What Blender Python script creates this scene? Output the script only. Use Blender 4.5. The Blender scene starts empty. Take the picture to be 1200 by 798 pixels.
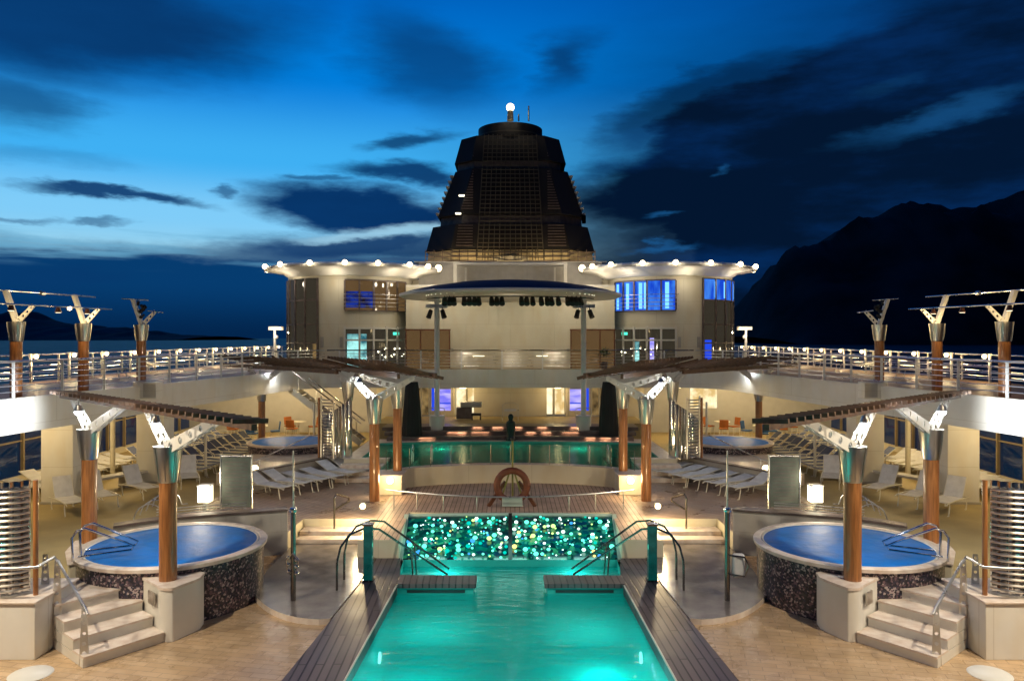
import bpy, math, random
from mathutils import Vector, Matrix
R = math.radians
random.seed(7)
sc = bpy.context.scene
col = sc.collection
EYE = 5.7

# ---------------------------------------------------------------- camera
cam = bpy.data.cameras.new('camera')
cam_o = bpy.data.objects.new('camera', cam); col.objects.link(cam_o)
cam_o.location = (0, 0, EYE); cam_o.rotation_euler = (R(90), 0, 0)
cam.sensor_width = 36; cam.lens = 27.0
cam.shift_x = 2/1200; cam.shift_y = -3/1200
cam.clip_start = 0.1; cam.clip_end = 40000
sc.camera = cam_o
sc.view_settings.view_transform = 'Standard'
sc.view_settings.look = 'None'
sc.view_settings.exposure = 0.0
sc.view_settings.gamma = 1.0
sc.view_settings.use_curve_mapping = False
sc.render.engine = 'CYCLES'
cy = sc.cycles
cy.use_denoising = True
cy.max_bounces = 5; cy.diffuse_bounces = 3; cy.glossy_bounces = 3; cy.transmission_bounces = 3
cy.transparent_max_bounces = 8
cy.sample_clamp_indirect = 4.0
cy.caustics_reflective = False; cy.caustics_refractive = False
cy.use_light_tree = True

# ---------------------------------------------------------------- world: dusk sky with clouds
world = bpy.data.worlds.new('World'); sc.world = world
world.use_nodes = True
SKY = 1.05
LP = 2.85     # power of all the lamps
def build_sky():
    nt = world.node_tree; nt.nodes.clear()
    N = nt.nodes; Lk = nt.links
    def inp(s, v):
        if isinstance(v, (int, float)): s.default_value = v
        else: Lk.new(v, s)
    def m(op, a, b=None, c=None, clamp=False):
        n = N.new('ShaderNodeMath'); n.operation = op; n.use_clamp = clamp
        inp(n.inputs[0], a)
        if b is not None: inp(n.inputs[1], b)
        if c is not None: inp(n.inputs[2], c)
        return n.outputs[0]
    def sstep(x, a, b, o0=0., o1=1.):
        n = N.new('ShaderNodeMapRange'); n.interpolation_type = 'SMOOTHSTEP'
        inp(n.inputs[0], x)
        n.inputs[1].default_value = a; n.inputs[2].default_value = b
        n.inputs[3].default_value = o0; n.inputs[4].default_value = o1
        return n.outputs[0]
    def mix(f, a, b):
        n = N.new('ShaderNodeMix'); n.data_type = 'RGBA'
        inp(n.inputs[0], f)
        for s, v in ((n.inputs[6], a), (n.inputs[7], b)):
            if isinstance(v, tuple): s.default_value = (*v, 1)
            else: Lk.new(v, s)
        return n.outputs[2]
    tc = N.new('ShaderNodeTexCoord'); sx = N.new('ShaderNodeSeparateXYZ')
    Lk.new(tc.outputs['Generated'], sx.inputs[0])
    x, y, z = sx.outputs
    az = m('ARCTAN2', x, y)
    hyp = m('SQRT', m('ADD', m('MULTIPLY', x, x), m('ADD', m('MULTIPLY', y, y), 1e-4)))
    el = m('DIVIDE', z, hyp)
    cv = N.new('ShaderNodeCombineXYZ'); inp(cv.inputs[0], az); inp(cv.inputs[1], m('MULTIPLY', el, 3.2)); 
    def noise(scale, det=6, rough=.55, off=0.):
        n = N.new('ShaderNodeTexNoise'); n.noise_dimensions = '3D'
        n.inputs['Scale'].default_value = scale; n.inputs['Detail'].default_value = det
        n.inputs['Roughness'].default_value = rough
        mp = N.new('ShaderNodeMapping'); mp.inputs[1].default_value = (off, off*.7, off)
        Lk.new(cv.outputs[0], mp.inputs[0]); Lk.new(mp.outputs[0], n.inputs['Vector'])
        return n.outputs[0]
    n1 = noise(5.0, 7, .6); n2 = noise(5.0, 7, .6, 9.3); n3 = noise(3.0, 6, .6, 4.1); nf = noise(14, 6, .6, 2.2)
    u = m('ADD', az, m('MULTIPLY', m('SUBTRACT', n1, .5), .20))
    v = m('ADD', el, m('MULTIPLY', m('SUBTRACT', n2, .5), .06))
    v = m('ADD', v, m('MULTIPLY', m('SUBTRACT', nf, .5), .014))
    def uv(px, py):
        a = math.atan((px-598)/900); return a, (396-py)/900*math.cos(a)
    def blob(px, py, wx, wy, rot=0, soft=.5, amt=1.):
        cu, cvv = uv(px, py); c, s = math.cos(R(rot)), math.sin(R(rot))
        du = m('SUBTRACT', u, cu); dv = m('SUBTRACT', v, cvv)
        p = m('MULTIPLY_ADD', du, c*900/wx, m('MULTIPLY', dv, s*900/wx))
        q = m('MULTIPLY_ADD', du, -s*900/wy, m('MULTIPLY', dv, c*900/wy))
        d = m('SQRT', m('ADD', m('MULTIPLY', p, p), m('MULTIPLY', q, q)))
        return sstep(d, 1+soft, 1-soft, 0., amt)
    # clear-sky gradient, bottom to top
    rmp = N.new('ShaderNodeValToRGB'); cr = rmp.color_ramp; cr.interpolation = 'EASE'
    def lin(c): return tuple(((k/255+.055)/1.055)**2.4 if k > 10 else k/255/12.92 for k in c)
    stops = [(0, (3, 52, 98)), (.12, (20, 95, 150)), (.20, (150, 205, 230)), (.31, (125, 200, 243)), (.46, (62, 172, 238)),
             (.70, (0, 122, 214)), (1., (0, 92, 182))]
    cr.elements[0].position = 0; cr.elements[0].color = (*lin(stops[0][1]), 1)
    cr.elements[1].position = 1; cr.elements[1].color = (*lin(stops[-1][1]), 1)
    for p, c in stops[1:-1]:
        e = cr.elements.new(p); e.color = (*lin(c), 1)
    inp(rmp.inputs[0], m('MULTIPLY', el, 2.1, clamp=True))
    base = rmp.outputs[0]
    # darker towards the right (away from the afterglow)
    rd = sstep(az, -.1, .55)
    base = mix(m('MULTIPLY', rd, .75), base, lin((0, 66, 140)))
    cloud_dark = lin((4, 36, 78)); cloud_deep = lin((3, 21, 46)); band = mix(sstep(el, .0, .07), lin((3, 36, 74)), lin((6, 58, 108))); pale = lin((165, 215, 240))
    # horizon cloud bank on the left
    bank = m('MULTIPLY', sstep(v, .118, .085), sstep(az, .25, -.05))
    c = mix(bank, base, band)
    st = noise(2.4, 6, .6, 7.7)
    cv2 = N.new('ShaderNodeCombineXYZ'); inp(cv2.inputs[0], az); inp(cv2.inputs[1], m('MULTIPLY', el, 14))
    ns = N.new('ShaderNodeTexNoise'); ns.inputs['Scale'].default_value = 4.5; ns.inputs['Detail'].default_value = 5
    Lk.new(cv2.outputs[0], ns.inputs['Vector'])
    streak = m('MULTIPLY', sstep(ns.outputs[0], .48, .62), m('MULTIPLY', sstep(el, .075, .1), sstep(el, .14, .115)))
    c = mix(m('MULTIPLY', streak, m('MULTIPLY', sstep(az, .0, -.2), .7)), c, lin((105, 170, 205)))
    # left side and middle clouds
    left = None
    for b in [(85, 20, 210, 62, 6, .55, .95), (10, 112, 60, 24, 0, .7, .7), (135, 228, 80, 6, -3, .5, .95), (40, 180, 70, 8, 0, .8, .25),
              (500, 70, 72, 45, -20, .8, .75), (660, 72, 40, 26, 30, .8, .75), (430, 248, 118, 27, -4, .35, 1), (475, 208, 70, 12, -4, .5, .95),
              (482, 168, 45, 9, 8, .6, .85), (400, 292, 130, 17, 2, .5, .95), (470, 295, 90, 16, 0, .5, .9), (380, 213, 35, 4, 0, .6, .7), (262, 227, 20, 4, 0, .6, .7),
              (125, 262, 24, 3, 0, .7, .6), (30, 255, 40, 3, 0, .7, .5), (40, 322, 60, 9, 0, .7, .5)]:
        k = blob(*b); left = k if left is None else m('MAXIMUM', left, k)
    # pale breaks low in the middle
    br = m('MAXIMUM', blob(470, 273, 55, 8, 4, .7, .8), blob(420, 278, 60, 5, 2, .7, .7))
    c = mix(left, c, mix(n3, lin((10, 62, 118)), cloud_dark))
    c = mix(br, c, pale)
    # the great dark bank on the right
    right = None
    for b in [(900, 185, 270, 85, 14, .32, 1), (1150, 150, 260, 100, 22, .4, 1), (1000, 290, 380, 105, 4, .4, .97), (780, 275, 160, 62, 8, .6, .88), (820, 120, 150, 40, 20, .5, .85),
              (1180, 40, 130, 34, 24, .5, .8), (1260, 60, 240, 150, 0, .5, 1), (1050, 235, 240, 60, 6, .5, 1), (1700, 250, 700, 330, 0, .5, 1)]:
        k = blob(*b); right = k if right is None else m('MAXIMUM', right, k)
    edge = m('SUBTRACT', m('MULTIPLY_ADD', m('SUBTRACT', u, math.atan(42/900)), .27, 265/900), v)     # below a line rising to the right
    wedge = m('MULTIPLY', sstep(edge, -.012, .05), sstep(u, math.atan(70/900), math.atan(200/900)))
    wedge = m('MULTIPLY', wedge, sstep(u, .60, .50, .55, 1.))
    right = m('MAXIMUM', right, wedge)
    deepmix = mix(sstep(n3, .32, .58), lin((5, 42, 90)), cloud_deep)
    c = mix(right, c, deepmix)
    gaps = m('MAXIMUM', blob(1100, 136, 75, 8, 12, .8, .42), blob(1060, 100, 30, 6, 14, .8, .12))
    gaps = m('MAXIMUM', gaps, m('MAXIMUM', blob(865, 198, 9, 4, 10, .8, .4), blob(775, 254, 24, 3, 3, .8, .5)))
    gaps = m('MAXIMUM', gaps, m('MAXIMUM', blob(765, 290, 30, 2.5, 2, .8, .5), .0))
    c = mix(gaps, c, lin((28, 98, 160)))
    over = m('MAXIMUM', sstep(el, .55, .95), sstep(m('ABSOLUTE', az), .85, 1.5))  # unseen sky overhead and behind darkened to lessen its blue fill
    c = mix(m('MULTIPLY', over, .9), c, lin((4, 22, 52)))
    # below the horizon: dark water tone
    c = mix(sstep(el, -.003, -.02), c, lin((2, 14, 34)))
    bg = N.new('ShaderNodeBackground'); Lk.new(c, bg.inputs[0]); bg.inputs[1].default_value = SKY
    out = N.new('ShaderNodeOutputWorld'); Lk.new(bg.outputs[0], out.inputs[0])
build_sky()

# ---------------------------------------------------------------- mesh helpers
class MB:
    def __init__(s): s.v = []; s.f = []; s.m = []
    def add(s, vs, fs, mi=0):
        o = len(s.v); s.v += [tuple(p) for p in vs]
        for f in fs: s.f.append([i+o for i in f]); s.m.append(mi)
        return s
    def box(s, x0, x1, y0, y1, z0, z1, mi=0):
        vs = [(x, y, z) for z in (z0, z1) for y in (y0, y1) for x in (x0, x1)]
        return s.add(vs, [(0,2,3,1),(4,5,7,6),(0,1,5,4),(2,6,7,3),(0,4,6,2),(1,3,7,5)], mi)
    def bbox(s, c, size, rz=0, rx=0, ry=0, bev=0., mi=0):
        M = Matrix.Translation(c) @ Matrix.Rotation(rz, 4, 'Z') @ Matrix.Rotation(ry, 4, 'Y') @ Matrix.Rotation(rx, 4, 'X')
        hx, hy, hz = [k/2 for k in size]
        vs = [M @ Vector((x, y, z)) for z in (-hz, hz) for y in (-hy, hy) for x in (-hx, hx)]
        return s.add(vs, [(0,2,3,1),(4,5,7,6),(0,1,5,4),(2,6,7,3),(0,4,6,2),(1,3,7,5)], mi)
    def beam(s, a, b, w, h, up=(0,0,1)):
        a, b = Vector(a), Vector(b); d = (b-a).normalized(); side = d.cross(Vector(up))
        if side.length < 1e-4: side = Vector((1,0,0))
        side.normalize(); u = side.cross(d).normalized()
        vs = []
        for p in (a, b):
            for sx, sz in ((-1,-1),(1,-1),(1,1),(-1,1)): vs.append(p + side*(sx*w/2) + u*(sz*h/2))
        return s.add(vs, [(3,2,1,0),(4,5,6,7),(0,1,5,4),(1,2,6,5),(2,3,7,6),(3,0,4,7)])
    def cyl(s, a, b, r0, r1=None, n=16, caps=True, mi=0):
        if r1 is None: r1 = r0
        a, b = Vector(a), Vector(b); d = (b-a).normalized()
        t = Vector((0,0,1)) if abs(d.z) < .9 else Vector((1,0,0))
        u = d.cross(t).normalized(); w = d.cross(u).normalized()
        vs = []
        for p, r in ((a, r0), (b, r1)):
            for i in range(n):
                an = 2*math.pi*i/n; vs.append(p + u*(r*math.cos(an)) + w*(r*math.sin(an)))
        fs = [(i, i+n, (i+1) % n+n, (i+1) % n) for i in range(n)]
        if caps: fs += [tuple(range(n)), tuple(range(2*n-1, n-1, -1))]
        return s.add(vs, fs, mi)
    def tube(s, pts, r, n=8):
        pts = [Vector(p) for p in pts]; vs = []; fs = []
        m = len(pts); prev = None
        for k, p in enumerate(pts):
            d = (pts[min(k+1, m-1)] - pts[max(k-1, 0)]).normalized()
            if prev is None:
                t = Vector((0,0,1)) if abs(d.z) < .9 else Vector((1,0,0)); u = d.cross(t).normalized()
            else:
                u = (prev - d*prev.dot(d)).normalized()
            prev = u; w = d.cross(u)
            for i in range(n):
                an = 2*math.pi*i/n; vs.append(p + u*(r*math.cos(an)) + w*(r*math.sin(an)))
        for k in range(m-1):
            for i in range(n): fs.append((k*n+i, (k+1)*n+i, (k+1)*n+(i+1) % n, k*n+(i+1) % n))
        fs += [tuple(range(n)), tuple(range(m*n-1, (m-1)*n-1, -1))]
        return s.add(vs, fs)
    def prism(s, poly, z0, z1, mt=0, ms=0):
        n = len(poly)
        area = sum(poly[i][0]*poly[(i+1) % n][1]-poly[(i+1) % n][0]*poly[i][1] for i in range(n))
        if area < 0: poly = poly[::-1]
        s.add([(x, y, z1) for x, y in poly], [tuple(range(n))], mt)
        s.add([(x, y, z0) for x, y in poly], [tuple(range(n-1, -1, -1))], ms)
        vs = [(x, y, z0) for x, y in poly] + [(x, y, z1) for x, y in poly]
        return s.add(vs, [(i, (i+1) % n, (i+1) % n+n, i+n) for i in range(n)], ms)
    def lathe(s, prof, cx, cy, n=32, a0=0, a1=360, mi=0):
        full = abs(a1-a0) >= 359.9; k = n if full else n+1
        vs = []
        for i in range(k):
            an = R(a0+(a1-a0)*i/n)
            for r, z in prof: vs.append((cx+r*math.cos(an), cy+r*math.sin(an), z))
        p = len(prof); fs = []
        for i in range(n):
            j = (i+1) % k
            for q in range(p-1): fs.append((i*p+q, j*p+q, j*p+q+1, i*p+q+1))
        return s.add(vs, fs, mi)
    def ball(s, c, r, n=12, sz=1.):
        prof = [(max(1e-4, r*math.cos(R(-90+180*i/(n//2)))), c[2]+r*sz*math.sin(R(-90+180*i/(n//2)))) for i in range(n//2+1)]
        return s.lathe(prof, c[0], c[1], n)
    def perf(s, a, b, w0, w1, t, n, nrm, hole=.32):
        """flat plate from a to b with n round holes"""
        a, b = Vector(a), Vector(b); d = b-a; L = d.length; d.normalize(); nrm = Vector(nrm).normalized()
        sd = nrm.cross(d).normalized(); nrm = d.cross(sd)
        for face in (-1, 1):
            off = nrm*(t/2*face)
            for k in range(n):
                x0, x1 = L*k/n, L*(k+1)/n; xm = (x0+x1)/2
                w = lambda x: (w0+(w1-w0)*x/L)/2
                outer = [(x1,0),(x1,w(x1)),(xm,w(xm)),(x0,w(x0)),(x0,0),(x0,-w(x0)),(xm,-w(xm)),(x1,-w(x1))]
                r = min(hole*w(xm)*2, (x1-x0)*.36)
                inn = [(xm+r*math.cos(R(45*i)), r*math.sin(R(45*i))) for i in range(8)]
                vs = [a+d*p+sd*q+off for p, q in outer] + [a+d*p+sd*q+off for p, q in inn]
                fs = [(i, (i+1) % 8, (i+1) % 8+8, i+8) for i in range(8)]
                s.add(vs, [f if face == 1 else f[::-1] for f in fs])
                if face == 1:
                    vs = [a+d*p+sd*q+nrm*(t/2*e) for e in (1, -1) for p, q in inn]
                    s.add(vs, [(i, i+8, (i+1) % 8+8, (i+1) % 8) for i in range(8)])
        for e in (-1, 1):
            vs = [a+sd*(w0/2*e)+nrm*(t/2), a+sd*(w0/2*e)-nrm*(t/2), b+sd*(w1/2*e)-nrm*(t/2), b+sd*(w1/2*e)+nrm*(t/2)]
            s.add(vs, [(0,1,2,3)])
        return s
    def build(s, name, mats, parent=None, org=(0,0,0), mir=False, smooth=True, bev=0.):
        me = bpy.data.meshes.new(name)
        k = -1 if mir else 1
        vs = [(k*(x-org[0]), y-org[1], z-org[2]) for x, y, z in s.v]
        fs = [f[::-1] for f in s.f] if mir else s.f
        me.from_pydata(vs, [], fs)
        if not isinstance(mats, (list, tuple)): mats = [mats]
        for q in mats: me.materials.append(q)
        for p, q in zip(me.polygons, s.m): p.material_index = min(q, len(mats)-1)
        me.validate(); me.update()
        if smooth:
            me.shade_smooth(); me.set_sharp_from_angle(angle=R(38))
        o = bpy.data.objects.new(name, me); col.objects.link(o)
        if bev:
            b = o.modifiers.new('bevel', 'BEVEL'); b.width = bev; b.segments = 2; b.limit_method = 'ANGLE'; b.angle_limit = R(40)
        if parent: o.parent = parent
        return o

class Thing:
    """an Empty at the thing's base; shapes are given in world coordinates on the x<0 side and mirrored for side=1"""
    def __init__(s, name, label, cat, loc, group=None, side=-1, kind=None):
        s.org = tuple(loc); s.mir = side == 1
        s.root = bpy.data.objects.new(name, None); col.objects.link(s.root)
        s.root.location = ((-1 if s.mir else 1)*loc[0], loc[1], loc[2]); s.root.empty_display_size = .3
        tag(s.root, label, cat, group, kind)
    def part(s, mb, name, mat, parent=None, smooth=True, bev=0., label=None):
        o = mb.build(name, mat, parent or s.root, s.org, s.mir, smooth, bev)
        if label: o['label'] = label
        return o
    def light(s, p, power, colr, rad=.06, spot=None, tgt=None, parent=None):
        l = bpy.data.lights.new('lamp_light', 'SPOT' if spot else 'POINT'); l.energy = power*LP; l.color = colr; l.shadow_soft_size = rad
        o = bpy.data.objects.new('lamp_light', l); col.objects.link(o); o.parent = s.root
        k = -1 if s.mir else 1
        o.location = (k*(p[0]-s.org[0]), p[1]-s.org[1], p[2]-s.org[2])
        if spot:
            l.spot_size = R(spot); l.spot_blend = .6
            d = Vector((k*(tgt[0]-p[0]), tgt[1]-p[1], tgt[2]-p[2]))
            o.rotation_euler = d.to_track_quat('-Z', 'Y').to_euler()
        return o
def tag(o, label=None, cat=None, group=None, kind=None):
    if label: o['label'] = label
    if cat: o['category'] = cat
    if group: o['group'] = group
    if kind: o['kind'] = kind
    return o
def one(mb, name, mat, label, cat, group=None, side=-1, org=(0,0,0), smooth=True, bev=0.):
    o = mb.build(name, mat, None, org, side == 1, smooth, bev)
    o.location = ((-1 if side == 1 else 1)*org[0], org[1], org[2])
    return tag(o, label, cat, group)
def struct(mb, name, mat, smooth=False):
    o = mb.build(name, mat, None, smooth=smooth); o['kind'] = 'structure'; return o
def kids(o): return [c for c in bpy.data.objects if c.parent == o]
def copy_tree(o, parent=None):
    c = o.copy(); col.objects.link(c); c.parent = parent
    for ch in kids(o): copy_tree(ch, c)
    return c
def place(proto, locs, labels, group):
    """first use moves the prototype, then copies"""
    out = []
    for i, ((x, y, z, rz), lb) in enumerate(zip(locs, labels)):
        o = proto if not proto.get('used') else copy_tree(proto)
        proto['used'] = 1
        o.location = (x, y, z); o.rotation_euler = (0, 0, rz); o['label'] = lb; o['group'] = group
        out.append(o)
    return out
def P(px, py, z):
    d = (EYE-z)*900/(py-396); return ((px-598)*d/900, d)
def F(px, py, d): return ((px-598)*d/900, EYE-(py-396)*d/900)
ORD = ['nearest','second','third','fourth','fifth','sixth','seventh','eighth','ninth','tenth','eleventh','twelfth','thirteenth','fourteenth',
       'fifteenth','sixteenth','seventeenth','eighteenth','nineteenth','twentieth','twenty-first','twenty-second','twenty-third','twenty-fourth']
SD = {-1: "brown-windowed tower side", 1: "blue-windowed tower side"}

# ---------------------------------------------------------------- materials
def mat(name, c, rough=.5, metal=0., var=.12, vs=3., bump=0., bs=40., emit=None, es=0., coat=0., c2=None, spec=.5, stretch=(1,1,1)):
    m = bpy.data.materials.new(name); m.use_nodes = True
    nt = m.node_tree; b = nt.nodes['Principled BSDF']
    b.inputs['Roughness'].default_value = rough; b.inputs['Metallic'].default_value = metal
    b.inputs['Coat Weight'].default_value = coat; b.inputs['Specular IOR Level'].default_value = spec
    tc = nt.nodes.new('ShaderNodeTexCoord'); mp = nt.nodes.new('ShaderNodeMapping'); mp.inputs[3].default_value = stretch
    nt.links.new(tc.outputs['Object'], mp.inputs[0])
    n = nt.nodes.new('ShaderNodeTexNoise'); n.inputs['Scale'].default_value = vs; n.inputs['Detail'].default_value = 6
    nt.links.new(mp.outputs[0], n.inputs['Vector'])
    mx = nt.nodes.new('ShaderNodeMix'); mx.data_type = 'RGBA'
    mr = nt.nodes.new('ShaderNodeMapRange'); mr.inputs[1].default_value = .3; mr.inputs[2].default_value = .7
    nt.links.new(n.outputs[0], mr.inputs[0]); nt.links.new(mr.outputs[0], mx.inputs[0])
    d = c2 or tuple(k*(1-var*2) for k in c)
    mx.inputs[6].default_value = (*d, 1); mx.inputs[7].default_value = (*c, 1)
    nt.links.new(mx.outputs[2], b.inputs['Base Color'])
    mr2 = nt.nodes.new('ShaderNodeMapRange'); mr2.inputs[3].default_value = rough*.8; mr2.inputs[4].default_value = min(1, rough*1.25)
    nt.links.new(n.outputs[0], mr2.inputs[0]); nt.links.new(mr2.outputs[0], b.inputs['Roughness'])
    if bump:
        n2 = nt.nodes.new('ShaderNodeTexNoise'); n2.inputs['Scale'].default_value = bs; n2.inputs['Detail'].default_value = 3
        nt.links.new(mp.outputs[0], n2.inputs['Vector'])
        bp = nt.nodes.new('ShaderNodeBump'); bp.inputs['Strength'].default_value = bump; bp.inputs['Distance'].default_value = .02
        nt.links.new(n2.outputs[0], bp.inputs['Height']); nt.links.new(bp.outputs[0], b.inputs['Normal'])
    if emit:
        b.inputs['Emission Color'].default_value = (*emit, 1); b.inputs['Emission Strength'].default_value = es
    return m
def emis(name, c, s):
    m = bpy.data.materials.new(name); m.use_nodes = True; nt = m.node_tree; nt.nodes.clear()
    e = nt.nodes.new('ShaderNodeEmission'); e.inputs[0].default_value = (*c, 1); e.inputs[1].default_value = s
    o = nt.nodes.new('ShaderNodeOutputMaterial'); nt.links.new(e.outputs[0], o.inputs[0]); return m
def emis2(name, c1, c2, s, scale, stretch=(1,1,1)):
    m = emis(name, c1, s); nt = m.node_tree; e = [n for n in nt.nodes if n.type == 'EMISSION'][0]
    tc = nt.nodes.new('ShaderNodeTexCoord'); mp = nt.nodes.new('ShaderNodeMapping'); mp.inputs[3].default_value = stretch
    n = nt.nodes.new('ShaderNodeTexNoise'); n.inputs['Scale'].default_value = scale; n.inputs['Detail'].default_value = 4
    rp = nt.nodes.new('ShaderNodeValToRGB'); rp.color_ramp.elements[0].position = .38; rp.color_ramp.elements[1].position = .62
    rp.color_ramp.elements[0].color = (*c1, 1); rp.color_ramp.elements[1].color = (*c2, 1)
    nt.links.new(tc.outputs['Object'], mp.inputs[0]); nt.links.new(mp.outputs[0], n.inputs['Vector'])
    nt.links.new(n.outputs[0], rp.inputs[0]); nt.links.new(rp.outputs[0], e.inputs[0]); return m
def brick_mat(name, c1, c2, mortar, bw, rh, ms=.01, rough=.5, rot=0., offs=.5, coat=0., stainv=.35, plank=False, stain_scale=1.3, wet=0.):
    m = bpy.data.materials.new(name); m.use_nodes = True; nt = m.node_tree; b = nt.nodes['Principled BSDF']
    tc = nt.nodes.new('ShaderNodeTexCoord'); mp = nt.nodes.new('ShaderNodeMapping'); mp.inputs[2].default_value = (0, 0, rot)
    nt.links.new(tc.outputs['Object'], mp.inputs[0])
    br = nt.nodes.new('ShaderNodeTexBrick'); br.offset = offs
    br.inputs['Scale'].default_value = 1; br.inputs['Brick Width'].default_value = bw; br.inputs['Row Height'].default_value = rh
    br.inputs['Mortar Size'].default_value = ms; br.inputs['Mortar Smooth'].default_value = .3; br.inputs['Bias'].default_value = 0
    br.inputs['Color1'].default_value = (*c1, 1); br.inputs['Color2'].default_value = (*c2, 1); br.inputs['Mortar'].default_value = (*mortar, 1)
    nt.links.new(mp.outputs[0], br.inputs['Vector'])
    n = nt.nodes.new('ShaderNodeTexNoise'); n.inputs['Scale'].default_value = stain_scale; n.inputs['Detail'].default_value = 8; n.inputs['Roughness'].default_value = .65
    nt.links.new(tc.outputs['Object'], n.inputs['Vector'])
    mr = nt.nodes.new('ShaderNodeMapRange'); mr.inputs[1].default_value = .35; mr.inputs[2].default_value = .65
    mr.inputs[3].default_value = 1-stainv; mr.inputs[4].default_value = 1.1
    nt.links.new(n.outputs[0], mr.inputs[0])
    mu = nt.nodes.new('ShaderNodeMix'); mu.data_type = 'RGBA'; mu.blend_type = 'MULTIPLY'; mu.inputs[0].default_value = 1
    nt.links.new(br.outputs[0], mu.inputs[6]); nt.links.new(mr.outputs[0], mu.inputs[7])
    nt.links.new(mu.outputs[2], b.inputs['Base Color'])
    mr2 = nt.nodes.new('ShaderNodeMapRange'); mr2.inputs[1].default_value = .4; mr2.inputs[2].default_value = .6
    mr2.inputs[3].default_value = rough*(1-wet); mr2.inputs[4].default_value = rough
    nt.links.new(n.outputs[0], mr2.inputs[0]); nt.links.new(mr2.outputs[0], b.inputs['Roughness'])
    b.inputs['Coat Weight'].default_value = coat
    bp = nt.nodes.new('ShaderNodeBump'); bp.inputs['Strength'].default_value = .4; bp.inputs['Distance'].default_value = .006; bp.invert = True
    nt.links.new(br.outputs['Fac'], bp.inputs['Height']); nt.links.new(bp.outputs[0], b.inputs['Normal'])
    return m
def voro_mat(name, cols, scale, rough=.3, emit=0.):
    m = bpy.data.materials.new(name); m.use_nodes = True; nt = m.node_tree; b = nt.nodes['Principled BSDF']
    tc = nt.nodes.new('ShaderNodeTexCoord')
    v = nt.nodes.new('ShaderNodeTexVoronoi'); v.inputs['Scale'].default_value = scale
    nt.links.new(tc.outputs['Object'], v.inputs['Vector'])
    sep = nt.nodes.new('ShaderNodeSeparateColor'); nt.links.new(v.outputs['Color'], sep.inputs[0])
    rp = nt.nodes.new('ShaderNodeValToRGB'); rp.color_ramp.interpolation = 'CONSTANT'
    while len(rp.color_ramp.elements) < len(cols): rp.color_ramp.elements.new(.5)
    for i, (p, c) in enumerate(cols):
        rp.color_ramp.elements[i].position = p; rp.color_ramp.elements[i].color = (*c, 1)
    nt.links.new(sep.outputs[0], rp.inputs[0]); nt.links.new(rp.outputs[0], b.inputs['Base Color'])
    b.inputs['Roughness'].default_value = rough
    if emit:
        nt.links.new(rp.outputs[0], b.inputs['Emission Color']); b.inputs['Emission Strength'].default_value = emit
    return m
def water_mat(name, tint, bump=.25, scale=2.2, stretch=(1,1,1), dist=.05, milk=0., milkc=(0,0,0), ior=1.33):
    m = bpy.data.materials.new(name); m.use_nodes = True; nt = m.node_tree; nt.nodes.clear()
    t = nt.nodes.new('ShaderNodeBsdfTransparent'); t.inputs[0].default_value = (*tint, 1)
    g = nt.nodes.new('ShaderNodeBsdfGlossy'); g.inputs['Roughness'].default_value = .08
    fr = nt.nodes.new('ShaderNodeFresnel'); fr.inputs[0].default_value = ior
    tc = nt.nodes.new('ShaderNodeTexCoord'); mp = nt.nodes.new('ShaderNodeMapping'); mp.inputs[3].default_value = stretch
    nt.links.new(tc.outputs['Object'], mp.inputs[0])
    n = nt.nodes.new('ShaderNodeTexNoise'); n.inputs['Scale'].default_value = scale; n.inputs['Detail'].default_value = 4
    nt.links.new(mp.outputs[0], n.inputs['Vector'])
    bp = nt.nodes.new('ShaderNodeBump'); bp.inputs['Strength'].default_value = bump; bp.inputs['Distance'].default_value = dist
    nt.links.new(n.outputs[0], bp.inputs['Height'])
    for q in (g, fr): nt.links.new(bp.outputs[0], q.inputs['Normal'])
    if milk:
        tl = nt.nodes.new('ShaderNodeBsdfTranslucent'); tl.inputs[0].default_value = (*milkc, 1)
        m0 = nt.nodes.new('ShaderNodeMixShader'); m0.inputs[0].default_value = milk
        nt.links.new(t.outputs[0], m0.inputs[1]); nt.links.new(tl.outputs[0], m0.inputs[2]); t = m0
    mx = nt.nodes.new('ShaderNodeMixShader'); nt.links.new(fr.outputs[0], mx.inputs[0])
    nt.links.new(t.outputs[0], mx.inputs[1]); nt.links.new(g.outputs[0], mx.inputs[2])
    o = nt.nodes.new('ShaderNodeOutputMaterial'); nt.links.new(mx.outputs[0], o.inputs[0]); return m
def glass_mat(name, tint, rough=.02, refl=1.):
    m = water_mat(name, tint, 0.0, 1, ior=1.16); return m

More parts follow.
